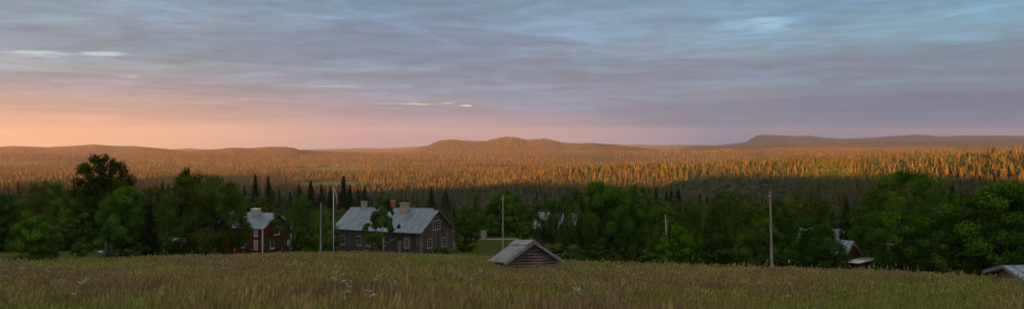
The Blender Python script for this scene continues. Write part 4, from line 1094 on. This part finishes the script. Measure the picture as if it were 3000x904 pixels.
# ---------------------------------------------------------------- poles, cables, lamp, flag
def pole(px, top, Y, r0, r1, lab, lean=0):
    x = (px-CX)/F*Y; g = gz(x, Y); zt = line_top(px, top, Y)
    t = thing('utility_pole', (x, Y, g), lab, 'pole')
    b = MB(); b.tube([(lean, 0, -.3), (lean*.5, 0, (zt-g)*.5), (0, 0, zt-g)], [r0, (r0+r1)/2, r1], 10); b.build('shaft', M['pole'], t, smooth=False)
    return t, Vector((x, Y, zt))
p1, P1 = pole(939.5, 593, 106, .11, .075, 'short bare grey pole standing between the red house and the flagpole')
p2, P2 = pole(1473.5, 571, 100, .11, .075, 'bare grey pole on the lawn between the grey house and the small log hut')
p3, P3 = pole(2256, 560, 66, .105, .065, 'tall grey wooden pole carrying the cable, nearest pole on the right', lean=.16)
for (t, z) in ((p3, -.38), (p2, -.45)):
    top = (P3 if t is p3 else P2).z-t.location.z
    b = MB(); b.box(-.16, .16, -.03, .03, top+z-.03, top+z+.03); b.tube([(.12, 0, top+z), (.12, 0, top+z+.10)], [.03, .02], 8); b.tube([(-.12, 0, top+z), (-.12, 0, top+z+.10)], [.03, .02], 8)
    b.build('insulator_bracket', M['steel'], t)
def cable(pts, r, lab):
    c = [Vector(p) for p in pts]; out = []
    for i in range(len(c)-1):
        for k in range(8):
            t = k/8; p0 = c[max(i-1, 0)]; p1_, p2_ = c[i], c[i+1]; p3_ = c[min(i+2, len(c)-1)]
            out.append(.5*((2*p1_)+(p2_-p0)*t+(2*p0-5*p1_+4*p2_-p3_)*t*t+(3*p1_-p0-3*p2_+p3_)*t*t*t))
    out.append(c[-1]); b = MB(); b.tube(out, r, 6)
    m = b.mesh('cable', M['cable']); link('power_cable', m, None, lab, 'cable')
cable([at(2257, 573.5, 66), at(2144, 586, 76), at(2059, 593, 84), at(2005, 597, 90), at(1905, 601.5, 100), at(1800, 603, 112)], .028, 'black cable running left from the tall grey pole into the trees')
cable([at(2257, 574, 66), at(2375, 586.5, 63), at(2472, 596, 61), at(2600, 607, 58), at(2797, 615.5, 54), at(2945, 620, 51), at(3100, 622, 48)], .026, 'black cable running right from the tall grey pole past the big round trees')
cable([at(1473, 583.5, 100), at(1393, 597, 112), at(1340, 605, 122), at(1290, 611, 132)], .022, 'thin cable from the bare pole on the lawn towards the house behind')
def flagpole():
    Y = 107; x = (977-CX)/F*Y; g = gz(x, Y); zt = line_top(977, 551, Y)
    t = thing('flagpole', (x, Y, g), 'slim white flagpole at the left end of the grey house', 'flagpole')
    b = MB(); b.tube([(0, 0, -.2), (0, 0, (zt-g))], [.07, .035], 10); b.build('mast', M['white'], t, smooth=True)
    b = MB(); b.tube([(0, 0, zt-g), (0, 0, zt-g+.03), (0, 0, zt-g+.10), (0, 0, zt-g+.14)], [.02, .06, .06, .01], 8); b.build('finial', M['flagyellow'], t, smooth=True)
    # hanging two-coloured pennant, its own thing
    P = thing('pennant', (x, Y, zt), 'long narrow blue and yellow pennant hanging from the flagpole top', 'pennant')
    pts = [(.04, -.10), (.24, -.42), (.34, -.85), (.40, -1.3), (.42, -1.7), (.46, -2.05)]
    wd = [.30, .26, .22, .19, .15, .05]
    for nm, mat, a, c in (('blue_stripe', M['flagblue'], -1, -.15), ('yellow_stripe', M['flagyellow'], -.15, .55), ('blue_stripe', M['flagblue'], .55, 1)):
        vs_ = []; n = len(pts)
        for i, ((px_, pz_), w_) in enumerate(zip(pts, wd)):
            for s_ in (a, c): vs_.append((px_+s_*w_*.5, .03*math.sin(i*1.7+s_), pz_))
        th = [(v[0], v[1]+.012, v[2]) for v in vs_]
        b = MB(); b.add(vs_+th, [(2*i, 2*i+1, 2*i+3, 2*i+2) for i in range(n-1)]+[(2*n+2*i, 2*n+2*i+2, 2*n+2*i+3, 2*n+2*i+1) for i in range(n-1)]+[(2*i, 2*i+2, 2*n+2*i+2, 2*n+2*i) for i in range(n-1)]+[(2*i+1, 2*n+2*i+1, 2*n+2*i+3, 2*i+3) for i in range(n-1)])
        b.build(nm, mat, P)
flagpole()
def street_lamp():
    Y = 104; x = (1950-CX)/F*Y; g = gz(x, Y); zt = line_top(1950, 627, Y)-g; za = line_top(1950, 647, Y)-g
    t = thing('street_lamp', (x, Y, g), 'street lamp with a long sideways arm above the bright bush', 'street lamp')
    b = MB(); b.tube([(.08, 0, -.3), (0, 0, zt)], [.07, .045], 9); b.build('post', M['offwhite'], t)
    b = MB(); b.tube([(0, 0, za), (-.6, 0, za+.10), (-1.0, 0, za+.22)], .035, 7); b.build('arm', M['steel'], t)
    b = MB(); b.tube([(-.98, 0, za+.21), (-1.1, 0, za+.25), (-1.3, 0, za+.27), (-1.38, 0, za+.26)], [.05, .10, .09, .03], 9); b.build('lamp_head', M['white'], t, smooth=True)
    x2 = (1954-CX)/F*105; g2 = gz(x2, 105); z2 = line_top(1954, 645, 105)
    t2 = thing('utility_pole', (x2, 105, g2), 'short thin wooden pole standing tight against the street lamp post', 'pole')
    b = MB(); b.tube([(.06, 0, -.3), (0, 0, z2-g2)], [.10, .08], 9); b.build('shaft', M['pole'], t2)
street_lamp()
def posts():
    for (px, top, Y, mat, lab, r) in ((310, 708, 106, 'bark', 'thick mossy stump left of the bright maple, beside the pale boulder', .26), (325, 716, 107, 'bark', 'thinner mossy stump, second to the right of the pale boulder', .16)):
        x = (px-CX)/F*Y; g = gz(x, Y); z = line_top(px, top, Y)
        b = MB(); b.tube([(0, 0, -.2), (.03, 0, (z-g)*.5), (0, .02, z-g)], [r*1.1, r*.9, r*.75], 9); o = b.build('tree_stump', M[mat]); o.location = (x, Y, g); o['label'] = lab; o['category'] = 'stump'
    for (px, top, Y, lab) in ((2547, 776, 62, 'thin white stake in the grass right of the red shed'), (1918, 750, 80, 'thin pale stake in the grass below the street lamp'), (2052, 755, 78, 'thin pale stake below the wide drooping tree')):
        x = (px-CX)/F*Y; g = gz(x, Y); z = line_top(px, top, Y)
        b = MB(); b.tube([(0, 0, -.2), (0, 0, z-g)], [.045, .04], 6); o = b.build('fence_stake', M['offwhite']); o.location = (x, Y, g); o['label'] = lab; o['category'] = 'stake'
    x = (294-CX)/F*104; g = gz(x, 104); import bmesh
    bm = bmesh.new(); bmesh.ops.create_icosphere(bm, subdivisions=3, radius=1)
    for v in bm.verts:
        n = fbm(np.array([v.co.x*1.5+5]), np.array([v.co.y*1.5+v.co.z*2]), 3, 3)[0]; v.co *= .75+.5*n
        v.co.x *= .30; v.co.y *= .26; v.co.z *= .20
    me = bpy.data.meshes.new('boulder'); bm.to_mesh(me); bm.free(); me.materials.append(M['stone']); o = link('boulder', me, None, 'pale rounded boulder lying on the lawn before the dark trees on the left', 'boulder'); o.location = (x, 104, line_top(294, 738, 104))
posts()
def gateposts():
    for px in (1415, 1422):
        x = (px-CX)/F*152; g = gz(x, 152); b = MB(); b.box(-.22, .22, -.2, .2, -.2, 1.6); b.box(-.27, .27, -.25, .25, 1.6, 1.72)
        o = b.build('gate_pillar', M['cap']); o.location = (x, 149, g); o['label'] = 'pale square gate pillar beside the gravel lane, '+('left one of the pair' if px == 1415 else 'right one of the pair'); o['category'] = 'pillar'
gateposts()
def car():
    Y = 100; x = (1918-CX)/F*Y; g = gz(x, Y)
    t = thing('parked_car', (x, Y, g+.55), 'silver car parked behind the bluish birch, only bits of it showing', 'car', rz=.35)
    body = [(-2.15, .35), (-2.2, .7), (-2.0, .88), (-1.2, .95), (-.6, 1.36), (.85, 1.38), (1.55, .98), (2.1, .92), (2.2, .6), (2.15, .35), (1.75, .33), (1.65, .58), (1.1, .58), (1.0, .33), (-1.0, .33), (-1.1, .58), (-1.65, .58), (-1.75, .33)]
    b = MB(); b.prism(body, -.85, .85, 1); b.build('body', M['car'], t, bevel=.03)
    b = MB()
    for sg in (-1, 1):
        b.prism([(-1.0, .97), (-.52, 1.30), (.10, 1.32), (.10, .97)], sg*.856-.005, sg*.856+.005, 1); b.prism([(.18, .97), (.18, 1.32), (.80, 1.32), (1.25, .99)], sg*.856-.005, sg*.856+.005, 1)
    b.build('side_windows', M['glass'], t)
    b = MB(); b.add([(-1.18, -.72, .975), (-1.18, .72, .975), (-.66, .66, 1.335), (-.66, -.66, 1.335), (-1.2, -.72, .96), (-1.2, .72, .96), (-.68, .66, 1.32), (-.68, -.66, 1.32)], [(0, 1, 2, 3), (7, 6, 5, 4), (0, 4, 5, 1), (1, 5, 6, 2), (2, 6, 7, 3), (3, 7, 4, 0)]); b.build('windscreen', M['glass'], t)
    for sx in (-1.37, 1.37):
        for sg in (-1, 1):
            b = MB(); b.tube([(sx, sg*.72, .31), (sx, sg*.88, .31)], .31, 18); w = b.build('wheel', M['tyre'], t)
            b = MB(); b.tube([(sx, sg*.865, .31), (sx, sg*.89, .31)], .18, 14); b.build('rim', M['steel'], w)
    for sg in (-1, 1):
        b = MB(); b.box(-2.2, -2.1, sg*.62-.16, sg*.62+.16, .66, .8); b.build('headlight', M['white'], t)
car()
# ---------------------------------------------------------------- far things
def masts():
    for (px, top, bot, Y, lab, ht) in ((1494, 392, 399.4, 8500, 'tall radio mast on the summit of the central hill', 1), (1422, 403.5, 411.5, 8500, 'faint thin mast on the saddle left of the central summit', .5)):
        x = (px-CX)/F*Y; g = gz(x, Y); zt = line_top(px, top, Y)
        t = thing('radio_mast', (x, Y, g), lab, 'mast'); hh = zt-g
        b = MB()
        for k in range(3): a = 2.09*k; b.tube([(2.4*ht*math.cos(a), 2.4*ht*math.sin(a), 0), (1.0*ht*math.cos(a), 1.0*ht*math.sin(a), hh)], .35*ht, 5)
        for k in range(10): b.tube([(2.2*ht*(1-.055*k), 0, hh*k/10), (-1.1*ht, 1.9*ht*(1-.055*k), hh*(k+1)/10)], .2*ht, 4)
        b.build('lattice_tower', M['steel'], t)
        b = MB(); b.tube([(0, 0, hh*.72), (0, 0, hh*.84)], [1.6*ht, 1.6*ht], 10); b.build('antenna_drum', M['offwhite'], t)
    for i, (px, py, w) in enumerate(((2206, 422.5, 8), (2221, 421.5, 6), (2259, 421, 10), (2275, 423, 5))):
        Y = 9300; x = (px-CX)/F*Y; z = line_top(px, py, Y)
        g = gz(x, Y)
        t = thing('hillside_house', (x, Y, g), ('leftmost', 'second', 'largest', 'rightmost')[i]+' of four tiny white buildings on the slope under the right mountain', 'house', rz=.3*i)
        hh = 6.5
        b = MB(); b.box(-w, w, -5, 5, -4, hh); b.build('wall', M['white'], t)
        b = MB(); b.prism([(-6, hh), (0, hh+3.5), (6, hh)], -w-1, w+1, 0); b.build('roof', M['metal2'], t)
masts()
# cloud shape added unseen behind the hillside to shade the far right mountains
def cloud():
    import bmesh
    bm = bmesh.new(); r = random.Random(4)
    for i in range(56):
        u = -2000+6700*(i+.5)/56+r.uniform(-80, 80); s = 5000+r.uniform(-350, 350); z = 755+r.uniform(-30, 30)
        p = SD*s+UD*u; q = bmesh.ops.create_icosphere(bm, subdivisions=3, radius=1.0)
        sx, sz = r.uniform(180, 330), r.uniform(300, 335)
        for v in q['verts']:
            n = .8+.30*float(fbm(np.array([v.co.x*2+i]), np.array([v.co.y*2+v.co.z*2]), i, 3)[0])
            v.co = Vector((p[0]+v.co.x*sx*n, p[1]+v.co.y*sx*n, z+v.co.z*sz*n))
    me = bpy.data.meshes.new('sun_block_cloud'); bm.to_mesh(me); bm.free(); me.materials.append(mat_plain('sun_block_white', (.8, .8, .8, 1), 1, var=.02)); me.shade_smooth()
    link('sun_block_cloud', me, kind='structure')
cloud()
